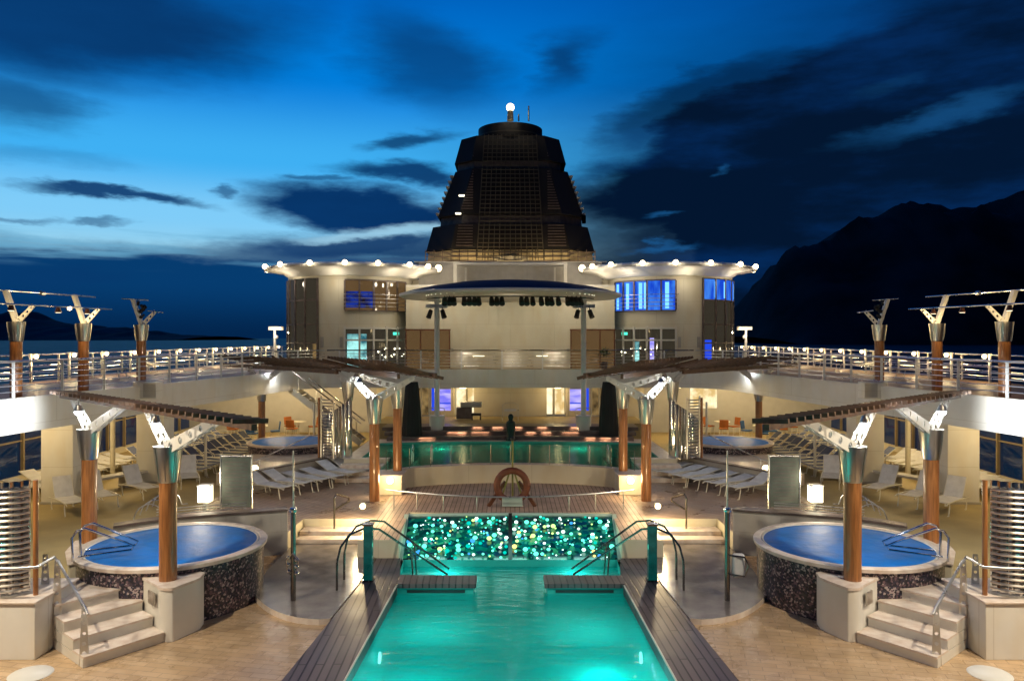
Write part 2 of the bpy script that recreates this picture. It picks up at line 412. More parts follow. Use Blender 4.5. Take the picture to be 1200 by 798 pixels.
def seams(m, bw=2.3, rh=1.15, amt=.16, streak=.16):
    nt = m.node_tree; b = nt.nodes['Principled BSDF']; lk = b.inputs['Base Color'].links[0].from_socket
    tc = nt.nodes.new('ShaderNodeTexCoord'); sp = nt.nodes.new('ShaderNodeSeparateXYZ'); nt.links.new(tc.outputs['Object'], sp.inputs[0])
    ad = nt.nodes.new('ShaderNodeMath'); ad.operation = 'MULTIPLY_ADD'; ad.inputs[1].default_value = .7
    nt.links.new(sp.outputs[1], ad.inputs[0]); nt.links.new(sp.outputs[0], ad.inputs[2])
    cv = nt.nodes.new('ShaderNodeCombineXYZ'); nt.links.new(ad.outputs[0], cv.inputs[0]); nt.links.new(sp.outputs[2], cv.inputs[1])
    br = nt.nodes.new('ShaderNodeTexBrick'); br.inputs['Scale'].default_value = 1; br.inputs['Brick Width'].default_value = bw; br.inputs['Row Height'].default_value = rh
    br.inputs['Mortar Size'].default_value = .012; br.inputs['Mortar Smooth'].default_value = .4
    k = 1-amt; br.inputs['Color1'].default_value = (1,1,1,1); br.inputs['Color2'].default_value = (.955,.955,.95,1); br.inputs['Mortar'].default_value = (k,k*.98,k*.95,1)
    nt.links.new(cv.outputs[0], br.inputs['Vector'])
    mp = nt.nodes.new('ShaderNodeMapping'); mp.inputs[3].default_value = (1.6, .5, 1); nt.links.new(cv.outputs[0], mp.inputs[0])
    n = nt.nodes.new('ShaderNodeTexNoise'); n.inputs['Scale'].default_value = 1; n.inputs['Detail'].default_value = 6; nt.links.new(mp.outputs[0], n.inputs['Vector'])
    rp = nt.nodes.new('ShaderNodeValToRGB'); rp.color_ramp.elements[0].position = .46; rp.color_ramp.elements[1].position = .72
    rp.color_ramp.elements[0].color = (1,1,1,1); q = 1-streak; rp.color_ramp.elements[1].color = (q, q*.94, q*.84, 1); nt.links.new(n.outputs[0], rp.inputs[0])
    cur = lk
    for src in (br.outputs[0], rp.outputs[0]):
        mu = nt.nodes.new('ShaderNodeMix'); mu.data_type = 'RGBA'; mu.blend_type = 'MULTIPLY'; mu.inputs[0].default_value = 1
        nt.links.new(cur, mu.inputs[6]); nt.links.new(src, mu.inputs[7]); cur = mu.outputs[2]
    nt.links.new(cur, b.inputs['Base Color'])
M = {}
M['white'] = mat('white_painted_steel', (.78,.76,.70), .38, var=.05, vs=1.2, bump=.04, bs=8)
M['whitewall'] = mat('white_wall_paint', (.72,.67,.53), .45, var=.06, vs=.8, bump=.05, bs=5)
M['cream'] = mat('cream_coping', (.80,.72,.64), .4, var=.12, vs=5, c2=(.62,.49,.40))
M['steel'] = mat('brushed_steel', (.64,.60,.54), .30, 1., var=.12, vs=5, stretch=(1,1,.15))
M['chrome'] = mat('polished_steel', (.75,.74,.72), .10, 1., var=.06)
M['rail'] = mat('rail_steel', (.70,.69,.66), .28, .85, var=.08)
M['railw'] = mat('white_rail_paint', (.78,.77,.74), .35, var=.06)
M['darkrail'] = mat('dark_handrail_steel', (.30,.27,.24), .25, 1., var=.1)
M['wood'] = mat('varnished_post_wood', (.42,.17,.05), .36, var=.2, vs=4, c2=(.20,.075,.022), coat=.4, stretch=(6,6,.5), bump=.1, bs=12)
M['teakdark'] = mat('dark_pergola_wood', (.15,.075,.036), .55, var=.3, vs=4, stretch=(2,2,2))
M['plank'] = brick_mat('teak_planks_terrace', (.60,.43,.36), (.50,.35,.29), (.10,.06,.05), 2.4, .14, .012, .5, rot=R(90), stainv=.3)
M['plank_d'] = brick_mat('teak_planks_diagonal', (.48,.35,.27), (.40,.28,.21), (.09,.06,.045), 2.4, .14, .012, .45, rot=R(38), stainv=.35, wet=.4)
M['poolplank'] = brick_mat('weathered_pool_planks', (.15,.115,.125), (.10,.078,.09), (.018,.012,.016), 2.6, .15, .018, .5, rot=R(88), stainv=.35, stain_scale=1.1, wet=.25)
M['tile'] = brick_mat('tan_deck_tiles', (.62,.44,.27), (.54,.37,.21), (.36,.24,.14), .50, .17, .008, .32, rot=R(12), stainv=.22, wet=.35, stain_scale=1.1)
M['carpet'] = mat('beige_deck_coating', (.46,.36,.17), .6, var=.16, vs=.9, bump=.1, bs=30)
M['updeck'] = brick_mat('running_track_planks', (.36,.22,.10), (.26,.15,.065), (.42,.35,.24), 6, .9, .03, .5, rot=R(90), stainv=.25)
M['grey'] = mat('grey_stone_slabs', (.25,.22,.20), .22, var=.3, vs=2.2, c2=(.12,.105,.10), bump=.1, bs=9)
M['slate'] = mat('slate_coping', (.17,.13,.12), .4, var=.25, vs=4)
M['lowwall'] = mat('grey_low_wall_paint', (.46,.44,.41), .5, var=.08)
M['mosaic'] = voro_mat('pebble_mosaic', [(0,(.012,.012,.02)),(.35,(.05,.035,.05)),(.55,(.16,.10,.12)),(.72,(.40,.33,.32)),(.86,(.02,.02,.05))], 26, .3)
M['basin'] = mat('teal_pool_tiles', (.03,.48,.45), .4, var=.06, vs=2.)
M['basin2'] = mat('green_pool_tiles', (.08,.42,.36), .4, var=.08, vs=2.)
M['blue'] = mat('blue_spa_water', (.012,.17,.66), .22, var=.12, vs=1.4, bump=.35, bs=4.5)
M['water'] = water_mat('pool_water', (.20,.84,.80), .45, 2.2, (.7,2.4,1), dist=.06, milk=.55, milkc=(.002,.50,.46))
M['water2'] = water_mat('upper_pool_water', (.5,.9,.85), .5, 3.5, (1,1.8,1), milk=.5, milkc=(.02,.50,.40), ior=1.10)
M['bluewater'] = mat('matte_blue_spa_cover', (.003,.20,.70), .5, var=.16, vs=1.6, bump=.9, bs=4.5, spec=.2)
M['black'] = mat('black_fabric', (.012,.012,.014), .7, var=.2)
M['blackm'] = mat('black_lamp_housing', (.015,.015,.017), .4, var=.1)
M['bronze'] = mat('dark_green_bronze', (.02,.045,.045), .35, .6, var=.3, vs=6)
M['sling'] = mat('white_sling_fabric', (.76,.76,.77), .7, var=.1, vs=5, bump=.1, bs=80)
M['slingb'] = mat('blue_sling_fabric', (.085,.11,.22), .75, var=.15, vs=5, bump=.1, bs=80)
M['frame'] = mat('white_lounger_frame', (.75,.72,.62), .35, var=.06)
M['navy'] = mat('blue_canopy_fabric', (.010,.03,.11), .8, var=.25, vs=1.)
M['funnel'] = mat('dark_funnel_paint', (.016,.015,.016), .7, var=.2, vs=.7)
M['bronzepost'] = mat('bronze_window_posts', (.30,.23,.12), .4, var=.1)
M['funnelw'] = mat('funnel_base_panel', (.72,.60,.36), .5, var=.12, vs=2)
M['grid'] = mat('funnel_grid_bars', (.11,.095,.065), .5, var=.2, vs=1)
M['brownglass'] = mat('brown_window_glass', (.035,.025,.018), .06, var=.4, vs=.8, emit=(.24,.14,.055), es=.45)
M['darkglass'] = mat('dark_window_glass', (.012,.014,.016), .05, var=.3, emit=(.16,.13,.08), es=.22)
M['blueglass'] = emis2('blue_lit_curtain', (.01,.07,.70), (.06,.26,.95), .9, 3.0, (1,1,.25))
M['bluebright'] = emis('blue_white_glow', (.16,.48,1.0), 1.8)  # bright strips paint the soft glow of the blue windows
M['cyanlit'] = emis2('cyan_lit_room', (.02,.12,.16), (.45,1.,.95), 1.0, 1.6)
M['warmlit'] = emis2('warm_lit_room', (.62,.42,.16), (1.0,.90,.58), 1.3, 1.7)
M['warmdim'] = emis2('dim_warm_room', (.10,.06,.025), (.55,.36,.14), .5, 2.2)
M['lilac'] = emis2('lilac_lit_screen', (.22,.20,.95), (.70,.62,1.0), 1.0, 2.0, (.4,1,1.6))
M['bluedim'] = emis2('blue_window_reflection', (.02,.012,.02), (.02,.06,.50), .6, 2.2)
M['walllamp'] = emis('dim_wall_lamp', (1.0,.88,.6), 2.2)
M['screenblue'] = emis('deep_blue_lit_edge', (.02,.08,.9), .9)
M['bulb'] = emis('warm_white_bulb', (1.0,.76,.42), 9)
M['bulbc'] = emis('cool_white_bulb', (.93,.97,1.0), 20)
M['bulby'] = emis('deck_bulb', (1.0,.72,.36), 8)
M['lantern'] = emis('lantern_glass', (1.0,.93,.66), 5)
M['steplamp'] = emis('step_lamp', (1.0,.42,.20), 1.1)
M['poollamp'] = emis('pool_lamp', (.7,1.0,.95), 5)
M['greensign'] = emis('green_exit_glow', (.08,.8,.55), 1.6)
M['tealglass'] = mat('teal_pylon_glass', (.01,.10,.10), .06, var=.5, vs=4, emit=(.0,.30,.27), es=.12)
M['glass'] = glass_mat('clear_glass_panel', (.86,.93,.91))
M['frost'] = mat('grey_green_frosted_panel', (.13,.15,.12), .3, var=.2, vs=3)
M['orange'] = mat('orange_life_ring', (.20,.050,.020), .55, var=.2, vs=5)
M['brownwood'] = mat('brown_stand_wood', (.16,.055,.02), .5, var=.2, vs=5)
M['ochre'] = mat('ochre_stripes', (.30,.27,.06), .5, var=.2)
M['paleplate'] = mat('pale_sign_plate', (.42,.55,.52), .4, var=.08)
M['hull'] = mat('white_hull_paint', (.5,.5,.5), .4, var=.05)
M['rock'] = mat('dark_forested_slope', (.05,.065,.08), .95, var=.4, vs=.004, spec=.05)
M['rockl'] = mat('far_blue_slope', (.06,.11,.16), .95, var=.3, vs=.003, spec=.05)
M['sea'] = mat('night_sea', (.003,.018,.045), .45, var=.3, vs=.02, bump=.4, bs=.35, spec=.12)
M['cafe'] = mat('orange_cafe_fabric', (.45,.14,.03), .7, var=.2)
M['cafeb'] = mat('blue_cafe_fabric', (.03,.12,.35), .7, var=.2)
M['leaf'] = mat('potted_leaves', (.03,.07,.02), .5, var=.3)
M['red'] = mat('red_life_vest', (.4,.03,.03), .6)
WARM = (1.0,.86,.64); COOL = (.92,.97,1.0); YEL = (1.0,.73,.36)

seams(M['white'], streak=.04); seams(M['whitewall'], streak=.05); seams(M['lowwall'], 1.6, .6, .12, streak=.05)
# ---------------------------------------------------------------- sea and hills
mb = MB(); mb.add([(-30000,-3000,-17),(30000,-3000,-17),(30000,38000,-17),(-30000,38000,-17)], [(0,1,2,3)])
struct(mb, 'sea', M['sea'])
def hill(name, m, pts, dist, depth, seed):
    rnd = random.Random(seed); mb = MB(); nx = 240; ny = 16
    xs = [pts[0][0]+(pts[-1][0]-pts[0][0])*i/nx for i in range(nx+1)]
    def top(px):
        for (a, ya), (b, yb) in zip(pts, pts[1:]):
            if a <= px <= b: return ya+(yb-ya)*(px-a)/(b-a)
        return pts[-1][1]
    vs = []
    from mathutils import noise as mn
    jit = [mn.fractal(Vector((px*.02+seed, 0, 0)), .8, 2.1, 5)*5+rnd.uniform(-.5,.5) for px in xs]
    for j in range(ny+1):
        t = j/ny
        for i, px in enumerate(xs):
            y = dist + depth*t
            h = (396-top(px)+jit[i]*1.6)*dist/900
            prof = math.sin(min(1, t*2)*math.pi/2) if t < .5 else math.cos((t-.5)*math.pi)
            z = -17.5 + max(0, h+17)*prof*(1+.16*mn.fractal(Vector((px*.015, t*6, seed)), .8, 2.1, 5)*(0 if t == .5 else 1))*(dist+depth*.5)/dist
            vs.append(((px-598)*(dist+depth*.5)/900, y, z))
    fs = [(j*(nx+1)+i, j*(nx+1)+i+1, (j+1)*(nx+1)+i+1, (j+1)*(nx+1)+i) for j in range(ny) for i in range(nx)]
    mb.add(vs, fs); return struct(mb, name, m, smooth=True)
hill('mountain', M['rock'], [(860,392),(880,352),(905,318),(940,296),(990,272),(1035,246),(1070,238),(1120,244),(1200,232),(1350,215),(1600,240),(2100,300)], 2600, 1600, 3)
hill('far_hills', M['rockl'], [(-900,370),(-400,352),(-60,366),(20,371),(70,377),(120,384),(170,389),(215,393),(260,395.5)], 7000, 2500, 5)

# ---------------------------------------------------------------- decks
W = 17.6
mb = MB()
for s in (-1, 1):
    xa, xb = sorted((s*3.3, s*W)); mb.box(xa, xb, 5, 21, -.2, 0)
mb.box(-W, W, -12, 4.99, -.2, 0)
struct(mb, 'lower_deck', M['tile'])
mb = MB(); mb.box(-W-.3, W+.3, -30, 75, -22, -1.8); mb.box(-W-.3, W+.3, 42, 75, -.25, 3.2)
one(mb, 'ship_hull', M['hull'], 'white hull of the ship below the open decks', 'hull', smooth=False)

TERR = [(-5.9,21.9),(-3.9,21.9),(-3.9,19.6),(-2.85,19.6),(-3.0,22.7),(3.0,22.7),(2.85,19.6),(3.9,19.6),(3.9,21.9),(5.9,21.9),(5.9,20.3),(9.5,19.0),(9.5,33.5),(-9.5,33.5),(-9.5,19.0),(-5.9,20.3)]
# side wings of the terrace have planks laid at an angle
mb = MB(); mb.prism([(-9.5,19.0),(-5.9,20.3),(-5.9,21.9),(-3.9,21.9),(-3.95,27),(-3.95,33.5),(-9.5,33.5)], 0, .55, 0, 1)
mb2 = MB(); mb2.prism([(9.5,19.0),(5.9,20.3),(5.9,21.9),(3.9,21.9),(3.95,27),(3.95,33.5),(9.5,33.5)], 0, .55, 0, 1)
mb.v = mb.v; o = len(mb.v); mb.v += mb2.v; mb.f += [[i+o for i in f] for f in mb2.f]; mb.m += mb2.m
struct(mb, 'terrace', [M['plank_d'], M['whitewall']])
mb = MB(); mb.prism([(-3.9,19.6),(-2.85,19.6),(-3.0,22.7),(-2,22.66),(-1,22.62),(0,22.6),(1,22.62),(2,22.66),(3.0,22.7),(2.85,19.6),(3.9,19.6),(3.9,21.9),(3.94,30),(-3.94,30),(-3.9,21.9)], 0, .552, 0, 1)
struct(mb, 'plank_terrace', [M['plank'], M['whitewall']])
mb = MB()
for s in (-1, 1):
    a, b = sorted((s*W, s*9.5)); mb.box(a, b, 13.9, 46, 0, .55)
    a, b = sorted((s*9.5, s*5.9)); mb.box(a, b, 33.5, 46, 0, .55)
struct(mb, 'walkway', M['carpet'])
# steps down from terrace to the wet slabs
for s in (-1, 1):
    t = Thing('deck_steps', 'two low lit deck steps beside the glass bead panel, '+SD[s], 'steps', (-4.9,21.3,.12), 'low steps down from the terrace', s)
    t.part(MB().box(-5.85,-3.95,21.3,21.88,.12,.34), 'tread', M['cream'], bev=.01)
    t.part(MB().box(-5.85,-3.95,20.85,21.28,.12,.23), 'tread', M['cream'], bev=.01)
    # wet slab platform with curved kerb
    pts = [(-5.88,20.3),(-5.85,20.84),(-3.93,20.84),(-3.93,19.58),(-3.47,19.58),(-3.45,17.4),(-3.58,15.3)]
    for i in range(9):
        k = i/8; pts.append((-3.8-1.85*k, 15.25+1.6*k**2.2+ .05*math.sin(k*3)))
    pts.append((-5.85,18.5))
    tt = Thing('wet_slab', 'grey wet stone slab with cream kerb below the shower post, '+SD[s], 'paving slab', (-4.8,17,0), 'raised wet slabs beside the pool', s)
    tt.part(MB().prism(pts, 0, .12, 0, 1), 'slab', [M['grey'], M['cream']], smooth=False, bev=.012)

# ---------------------------------------------------------------- near pool
def px_in(y): return 2.72-.028*(y-12)      # half width of the water
def px_out(y): return 3.78-.065*(y-12)     # outer edge of the planks
mb = MB()
ys = [5, 8, 12, 15, 17.4]
for s in (-1, 1):
    poly = [(s*px_out(y), y) for y in ys] + [(s*3.42, 19.55), (s*2.8, 19.55), (s*2.6, 18.15)] + [(s*px_in(y), y) for y in ys[::-1]]
    mb.prism(poly, -.2, .10, 0, 0)
pt = Thing('swimming_pool', 'teal lit swimming pool with dark plank edges in the middle of the deck', 'pool', (0,12,0))
pt.part(mb, 'plank_edge', M['poolplank'], smooth=False, bev=.01)
mb = MB()     # basin walls and floor
zs = -1.35
bp = [(-px_in(5)-.02, 5), (px_in(5)+.02, 5), (2.62, 17.4), (2.72,19.58), (-2.72,19.58), (-2.62, 17.4)]
mb.add([(x, y, zs) for x, y in bp], [(0,1,2,3,4,5)])
vs = [(x, y, zs) for x, y in bp]+[(x, y, .05) for x, y in bp]
mb.add(vs, [((i+1) % 6, i, i+6, (i+1) % 6+6) for i in range(6)])
pt.part(mb, 'basin', M['basin'], smooth=False)
mb = MB(); mb.add([(x, y, -.12) for x, y in bp], [(0,1,2,3,4,5)])
pt.part(mb, 'pool_water', M['water'], smooth=False)
for s in (-1, 1):
    a, b = sorted((s*2.6, s*.78))
    pt.part(MB().prism([(a,17.42),(b,17.42),(b,18.05),(a,18.1)], .03, .125, 0, 0), 'seat_ledge', M['poolplank'], smooth=False, bev=.02)
    pt.part(MB().box(a+(.0 if s<0 else .06), b-(.06 if s<0 else 0), 17.48, 18.0, -1.3, .018), 'alcove_wall', M['basin'], smooth=False)
    pt.part(MB().box(a+.25, b-.25, 17.462, 17.478, -.09, -.03), 'vent_slot', M['blackm'], smooth=False)
    # steel lip of the basin
    pt.part(MB().tube([(s*(px_in(y)+.01), y, .095) for y in ys], .022, 6), 'pool_lip', M['white'])
for s in (-1, 1):
    for y in (8.0, 10.4, 12.8, 15.2):
        x = s*(px_in(y)-.03)
        pt.part(MB().cyl((x, y, -.62), (x-s*.03, y, -.62), .11, n=16), 'pool_lamp', M['poollamp'])
        l = bpy.data.lights.new('pool_light', 'POINT'); l.energy = 44; l.color = (.55,1.,.93); l.shadow_soft_size = .3
        o = bpy.data.objects.new('pool_light', l); col.objects.link(o); o.parent = pt.root; o.location = (x-s*1.0, y-12, -1.0)
pt.part(MB().lathe([(.12,-1.33),(.10,-1.30),(.001,-1.29)], 1.75, 13.35, 20), 'floor_lamp', M['lantern'])
l = bpy.data.lights.new('pool_light', 'POINT'); l.energy = 30; l.color = (.85,1.,.95); l.shadow_soft_size = .1
o = bpy.data.objects.new('pool_light', l); col.objects.link(o); o.parent = pt.root; o.location = (1.6, 1.2, -.45)
for x in (-1.6, 1.6):
    l = bpy.data.lights.new('pool_light', 'POINT'); l.energy = 26; l.color = (.5,1.,.93); l.shadow_soft_size = .1
    o = bpy.data.objects.new('pool_light', l); col.objects.link(o); o.parent = pt.root; o.location = (x, 18.9-12, -.4)

# leaning glass bead panel
bt = Thing('glass_bead_panel', 'leaning light panel of glowing green and white glass beads behind the pool', 'light panel', (0,19.7,0))
def pan(u, v):    # u -1..1, v 0..1
    hw = 2.78+.16*v; y = 19.75+2.45*v + .22*(1-u*u)*(-.3+v); z = -.08+.60*v
    return Vector((u*hw, y, z))
mb = MB(); nu, nv = 24, 6
vs = [pan(-1+2*i/nu, j/nv) for j in range(nv+1) for i in range(nu+1)]
mb.add(vs, [(j*(nu+1)+i, j*(nu+1)+i+1, (j+1)*(nu+1)+i+1, (j+1)*(nu+1)+i) for j in range(nv) for i in range(nu)])
def bead_mat():
    m = bpy.data.materials.new('dark_green_bead_glass'); m.use_nodes = True; nt = m.node_tree; b = nt.nodes['Principled BSDF']
    tc = nt.nodes.new('ShaderNodeTexCoord'); v = nt.nodes.new('ShaderNodeTexVoronoi'); v.inputs['Scale'].default_value = 6.5
    nt.links.new(tc.outputs['Object'], v.inputs['Vector'])
    sep = nt.nodes.new('ShaderNodeSeparateColor'); nt.links.new(v.outputs['Color'], sep.inputs[0])
    rp = nt.nodes.new('ShaderNodeValToRGB'); cols = [(0,(0,.008,.015)),(.3,(0,.04,.03)),(.55,(0,.11,.075)),(.72,(.0,.02,.06)),(.88,(.02,.20,.10))]
    while len(rp.color_ramp.elements) < len(cols): rp.color_ramp.elements.new(.5)
    for i, (p, c) in enumerate(cols): rp.color_ramp.elements[i].position = p; rp.color_ramp.elements[i].color = (*c, 1)
    nt.links.new(sep.outputs[0], rp.inputs[0])
    nt.links.new(rp.outputs[0], b.inputs['Base Color']); nt.links.new(rp.outputs[0], b.inputs['Emission Color'])
    b.inputs['Emission Strength'].default_value = .38; b.inputs['Roughness'].default_value = .12
    return m
back_mb = mb
rnd = random.Random(11)
bm_ = {k: emis('bead_glow_'+k, c, s) for k, c, s in (('aqua',(.12,.95,.62),2.4),('white',(.7,1.,.88),3.2),('lime',(.55,1.,.25),2.4),('teal',(.0,.55,.45),1.4),('amber',(1.,.75,.2),2.4),('blue',(.05,.35,.9),1.6))}
mbs = {k: MB() for k in bm_}
done = []
for i in range(330):
    u, v = rnd.uniform(-.97, .97), rnd.uniform(.06, .95)
    if abs(u) < .035: continue
    p = pan(u, v); r = rnd.choice([.02,.028,.036,.05,.068])
    if any((p-q).length < (r+rr)*1.0 for q, rr in done): continue
    done.append((p, r))
    k = rnd.choices(['aqua','white','lime','teal','amber','blue'], [7,4.5,2,4,.5,.8])[0]
    if k == 'white': r *= .8
    mbs[k].ball((p.x, p.y-.03, p.z+.06), r, 10, .8)
mats_ = [bead_mat()]
for q, (k, b) in enumerate(mbs.items()):
    mats_.append(bm_[k]); back_mb.add(b.v, b.f, q+1)
bt.part(back_mb, 'bead_glass_sheet', mats_)
bt.part(MB().bbox((0, 20.95, .27), (.10, 2.7, .09), rx=math.atan2(.60, 2.45)), 'centre_bar', M['blackm'])
for s in (-1, 1): bt.part(MB().beam(pan(s*1.0, 0)+Vector((s*.06,0,.04)), pan(s*1.0, 1)+Vector((s*.06,0,.04)), .12, .12), 'side_trim', M['paleplate'])
mb = MB(); mb.tube([pan(-1+2*i/20, 1)+Vector((0,.06,.03)) for i in range(21)], .06, 6)
bt.part(mb, 'top_trim', M['paleplate'])
bt.part(MB().tube([pan(-1+2*i/20, 0)+Vector((0,-.03,.03)) for i in range(21)], .05, 6), 'bottom_trim', M['blackm'])
for x in (-2.2,-1.1,0,1.1,2.2):
    l = bpy.data.lights.new('panel_glow', 'AREA'); l.energy = 7; l.color = (.4,1,.85); l.size = .9; l.size_y = .3; l.shape = 'RECTANGLE'
    o = bpy.data.objects.new('panel_glow', l); col.objects.link(o); o.parent = bt.root; o.location = (x, 1.0, .75)
    o.rotation_euler = (R(0), 0, 0); l.energy = 6

# stainless pool rails, glass pylons
for s in (-1, 1):
    t = Thing('pool_handrail', 'pair of arched dark steel handrails dropping into the pool, '+SD[s], 'handrail', (-3.8,17.4,.1), 'arched pool handrails', s)
    for dy, dx in ((0,0),(.75,.0)):
        pts = [(-3.84+dx,17.0+dy,.06),(-3.84+dx,17.02+dy,.75),(-3.80+dx,17.2+dy,1.02),(-3.68+dx,17.6+dy,1.2),(-3.4+dx,17.95+dy,1.26),(-3.1+dx,18.1+dy,1.2),(-1.5+dx*.5,18.35+dy*.6,.05)]
        sm = []
        for a, b in zip(pts, pts[1:]):
            for k in range(4): sm.append(Vector(a).lerp(Vector(b), k/4))
        sm.append(Vector(pts[-1]))
        t.part(MB().tube(sm, .026), 'rail_tube', M['darkrail'])
        t.part(MB().tube([(-2.35+dx,18.2+dy*.8,.68),(-2.3+dx,18.25+dy*.8,-.1)], .022), 'support', M['darkrail'])
    t = Thing('glass_pylon', 'short teal glowing glass pylon standing by the pool rails, '+SD[s], 'pylon', (-3.28,17.75,.1), 'teal glass pylons', s)
    t.part(MB().box(-3.38,-3.18,17.66,17.86,.13,1.38), 'glass_body', M['tealglass'], bev=.01)
    t.part(MB().box(-3.41,-3.15,17.63,17.89,.1,.13), 'base', M['darkrail'])
    t.part(MB().box(-3.40,-3.16,17.64,17.88,1.38,1.42), 'cap', M['darkrail'])

# ---------------------------------------------------------------- upper pool platform
def yN(x):            # concave wall face
    return 25.2+2.1*math.sqrt(max(0, 1-(min(abs(x), 4.3)/4.4)**2))
def yP0(x): return yN(x)+.42
def yP1(x): return 33.45-.018*x*x
ZP = 1.2
top = MB(); bas = MB(); wat = MB()
xs = [-6.2,-5.6] + [-5.5+i*.25 for i in range(0, 45)] + [5.6, 6.2]
xs = sorted(set(round(x, 3) for x in xs))
def yS(x): return yN(x) if abs(x) <= 4.45 else 28.6
for a, b in zip(xs, xs[1:]):
    hole = max(abs(a), abs(b)) <= 5.6
    def q(m, ya0, yb0, ya1, yb1, z, mi=0): m.add([(a,ya0,z),(b,yb0,z),(b,yb1,z),(a,ya1,z)], [(0,1,2,3)], mi)
    am, bm2 = (a, b)
    lim = abs((a+b)/2) > 4.45
    f0 = (lambda x: 28.6) if lim else yN
    p0 = (lambda x: 28.95) if lim else yP0
    if hole:
        q(top, f0(a), f0(b), p0(a), p0(b), ZP); q(top, yP1(a), yP1(b), 34.2, 34.2, ZP)
        q(wat, p0(a), p0(b), yP1(a), yP1(b), ZP-.07)
        q(bas, p0(a), p0(b), yP1(a), yP1(b), .2)
        bas.add([(a,p0(a),ZP),(b,p0(b),ZP),(b,p0(b),.2),(a,p0(a),.2)], [(0,1,2,3)])
        bas.add([(a,yP1(a),ZP),(b,yP1(b),ZP),(b,yP1(b),.2),(a,yP1(a),.2)], [(3,2,1,0)])
    else:
        q(top, f0(a), f0(b), 34.2, 34.2, ZP)
    top.add([(a,f0(a),.55),(b,f0(b),.55),(b,f0(b),ZP),(a,f0(a),ZP)], [(0,1,2,3)], 1)
for s in (-1, 1):
    top.add([(s*6.2,28.6,.5),(s*6.2,34.2,.5),(s*6.2,34.2,ZP),(s*6.2,28.6,ZP)], [(0,1,2,3) if s > 0 else (3,2,1,0)], 1)
    top.add([(s*4.5,yN(4.5),.5),(s*4.5,28.6,.5),(s*4.5,28.6,ZP),(s*4.5,yN(4.5),ZP)], [(0,1,2,3)], 1)
    bas.add([(s*5.6,28.9,.2),(s*5.6,33,.2),(s*5.6,33,ZP),(s*5.6,28.9,ZP)], [(0,1,2,3)])
up = Thing('upper_pool', 'round raised pool with green lit water below the stage steps', 'pool', (0,30,.55))
up.part(top, 'curved_wall', [M['cream'], M['whitewall']], smooth=False, label='pale concave wall and deck around the raised pool')
up.part(bas, 'basin', M['basin2'], smooth=False)
up.part(wat, 'pool_water', M['water2'], smooth=False)
mb = MB(); mb.prism([(-3.2,29),(-2.4,28.4),(-1,28.15),(0,28.1),(1,28.15),(2.4,28.4),(3.2,29),(2.2,30.4),(0,30.8),(-2.2,30.4)], .2, .82)
up.part(mb, 'underwater_bench', M['basin'], smooth=False)
for x, y in ((-2.9,31.6),(2.9,31.6),(0,32.4),(-4.6,31)):
    up.light((x,y,.75), 8 if abs(x) < 3.5 and y < 32 else 2.2, (.35,1.,.72), .1)
mb = MB()
gx = [-4.2+i*.7 for i in range(13)]
fn = Thing('glass_fence', 'low clear glass fence with thin steel rail in front of the raised pool', 'glass fence', (0,27,ZP))
for a, b in zip(gx, gx[1:]):
    fn.part(MB().beam((a+.02,yN(a)+.15,ZP+.36),(b-.02,yN(b)+.15,ZP+.36),.012,.62), 'glass_pane', M['glass'], smooth=False)
for a in gx: fn.part(MB().cyl((a,yN(a)+.15,ZP),(a,yN(a)+.15,ZP+.7), .012, n=6), 'post', M['darkrail'])
# small ladders in the upper pool
for s in (-1, 1):
    t = Thing('pool_ladder', 'small white hooped ladder at the raised pool, '+SD[s], 'ladder', (-3.9,28.2,ZP), 'hooped ladders at the raised pool', s)
    for x in (-4.15,-3.6,-2.9):
        pts = [(x,28.0,ZP-.1)]+[(x+.02, 28.0+.45*k/6, ZP+.42+.16*math.sin(math.pi*k/6)) for k in range(7)]+[(x,28.45,ZP-.3)]
        t.part(MB().tube(pts, .02, 6), 'hoop', M['rail'])
# steps beside the upper pool
for s in (-1, 1):
    t = Thing('side_steps', 'three pale steps up to the raised pool deck, '+SD[s], 'steps', (-5.4,28,.55), 'pale steps to the raised pool', s)
    for k in range(3):
        t.part(MB().box(-6.25,-4.52,27.3+.42*k,28.58,.552+.165*k+.002,.55+.165*(k+1)), 'tread', M['cream'], bev=.012)
# stage steps and stage
st = MB()
def arcpoly(y0, hw, y1, n=14):
    return [(-hw+2*hw*i/n, y0-.012*((-hw+2*hw*i/n)**2)) for i in range(n+1)]+[(hw, y1), (-hw, y1)]
stg = Thing('stage', 'dark curved stage steps with glowing orange step lamps behind the raised pool', 'stage', (0,36,1.2))
for k in range(3):
    stg.part(MB().prism(arcpoly(33.9+.62*k, 5.4+.2*k, 36.3), ZP+.155*k, ZP+.155*(k+1)-.002), 'step', M['slate'], smooth=False, bev=.01)
stg.part(MB().box(-6.4,6.4,36.3,39.5,.6,1.663), 'stage_floor', M['carpet'], smooth=False)
rnd = random.Random(4)
for px, k, w in ((502,0,.8),(533,1,.8),(563,1,1.0),(559,2,.5),(583,2,.6),(607,2,.45),(622,1,.5),(636,2,.5),(640,1,.5),(668,1,.9),(674,2,.35),(690,0,.5),(707,0,.55),(725,0,.55),(541,1,.5)):
    x = (px-598)*34.5/900; y = 33.9+.62*k-.012*x*x
    stg.part(MB().bbox((x, y-.012, ZP+.155*k+.125), (w*.6, .02, .018)), 'step_lamp', M['steplamp'])
    l = bpy.data.lights.new('step_light', 'AREA'); l.shape = 'RECTANGLE'; l.size = w*.8; l.size_y = .04; l.energy = 1.7; l.color = (1,.55,.30)
    o = bpy.data.objects.new('step_light', l); col.objects.link(o); o.parent = stg.root; o.location = (x, y-.05-36, ZP+.155*k+.11-1.2)
    o.rotation_euler = (R(35), 0, 0)

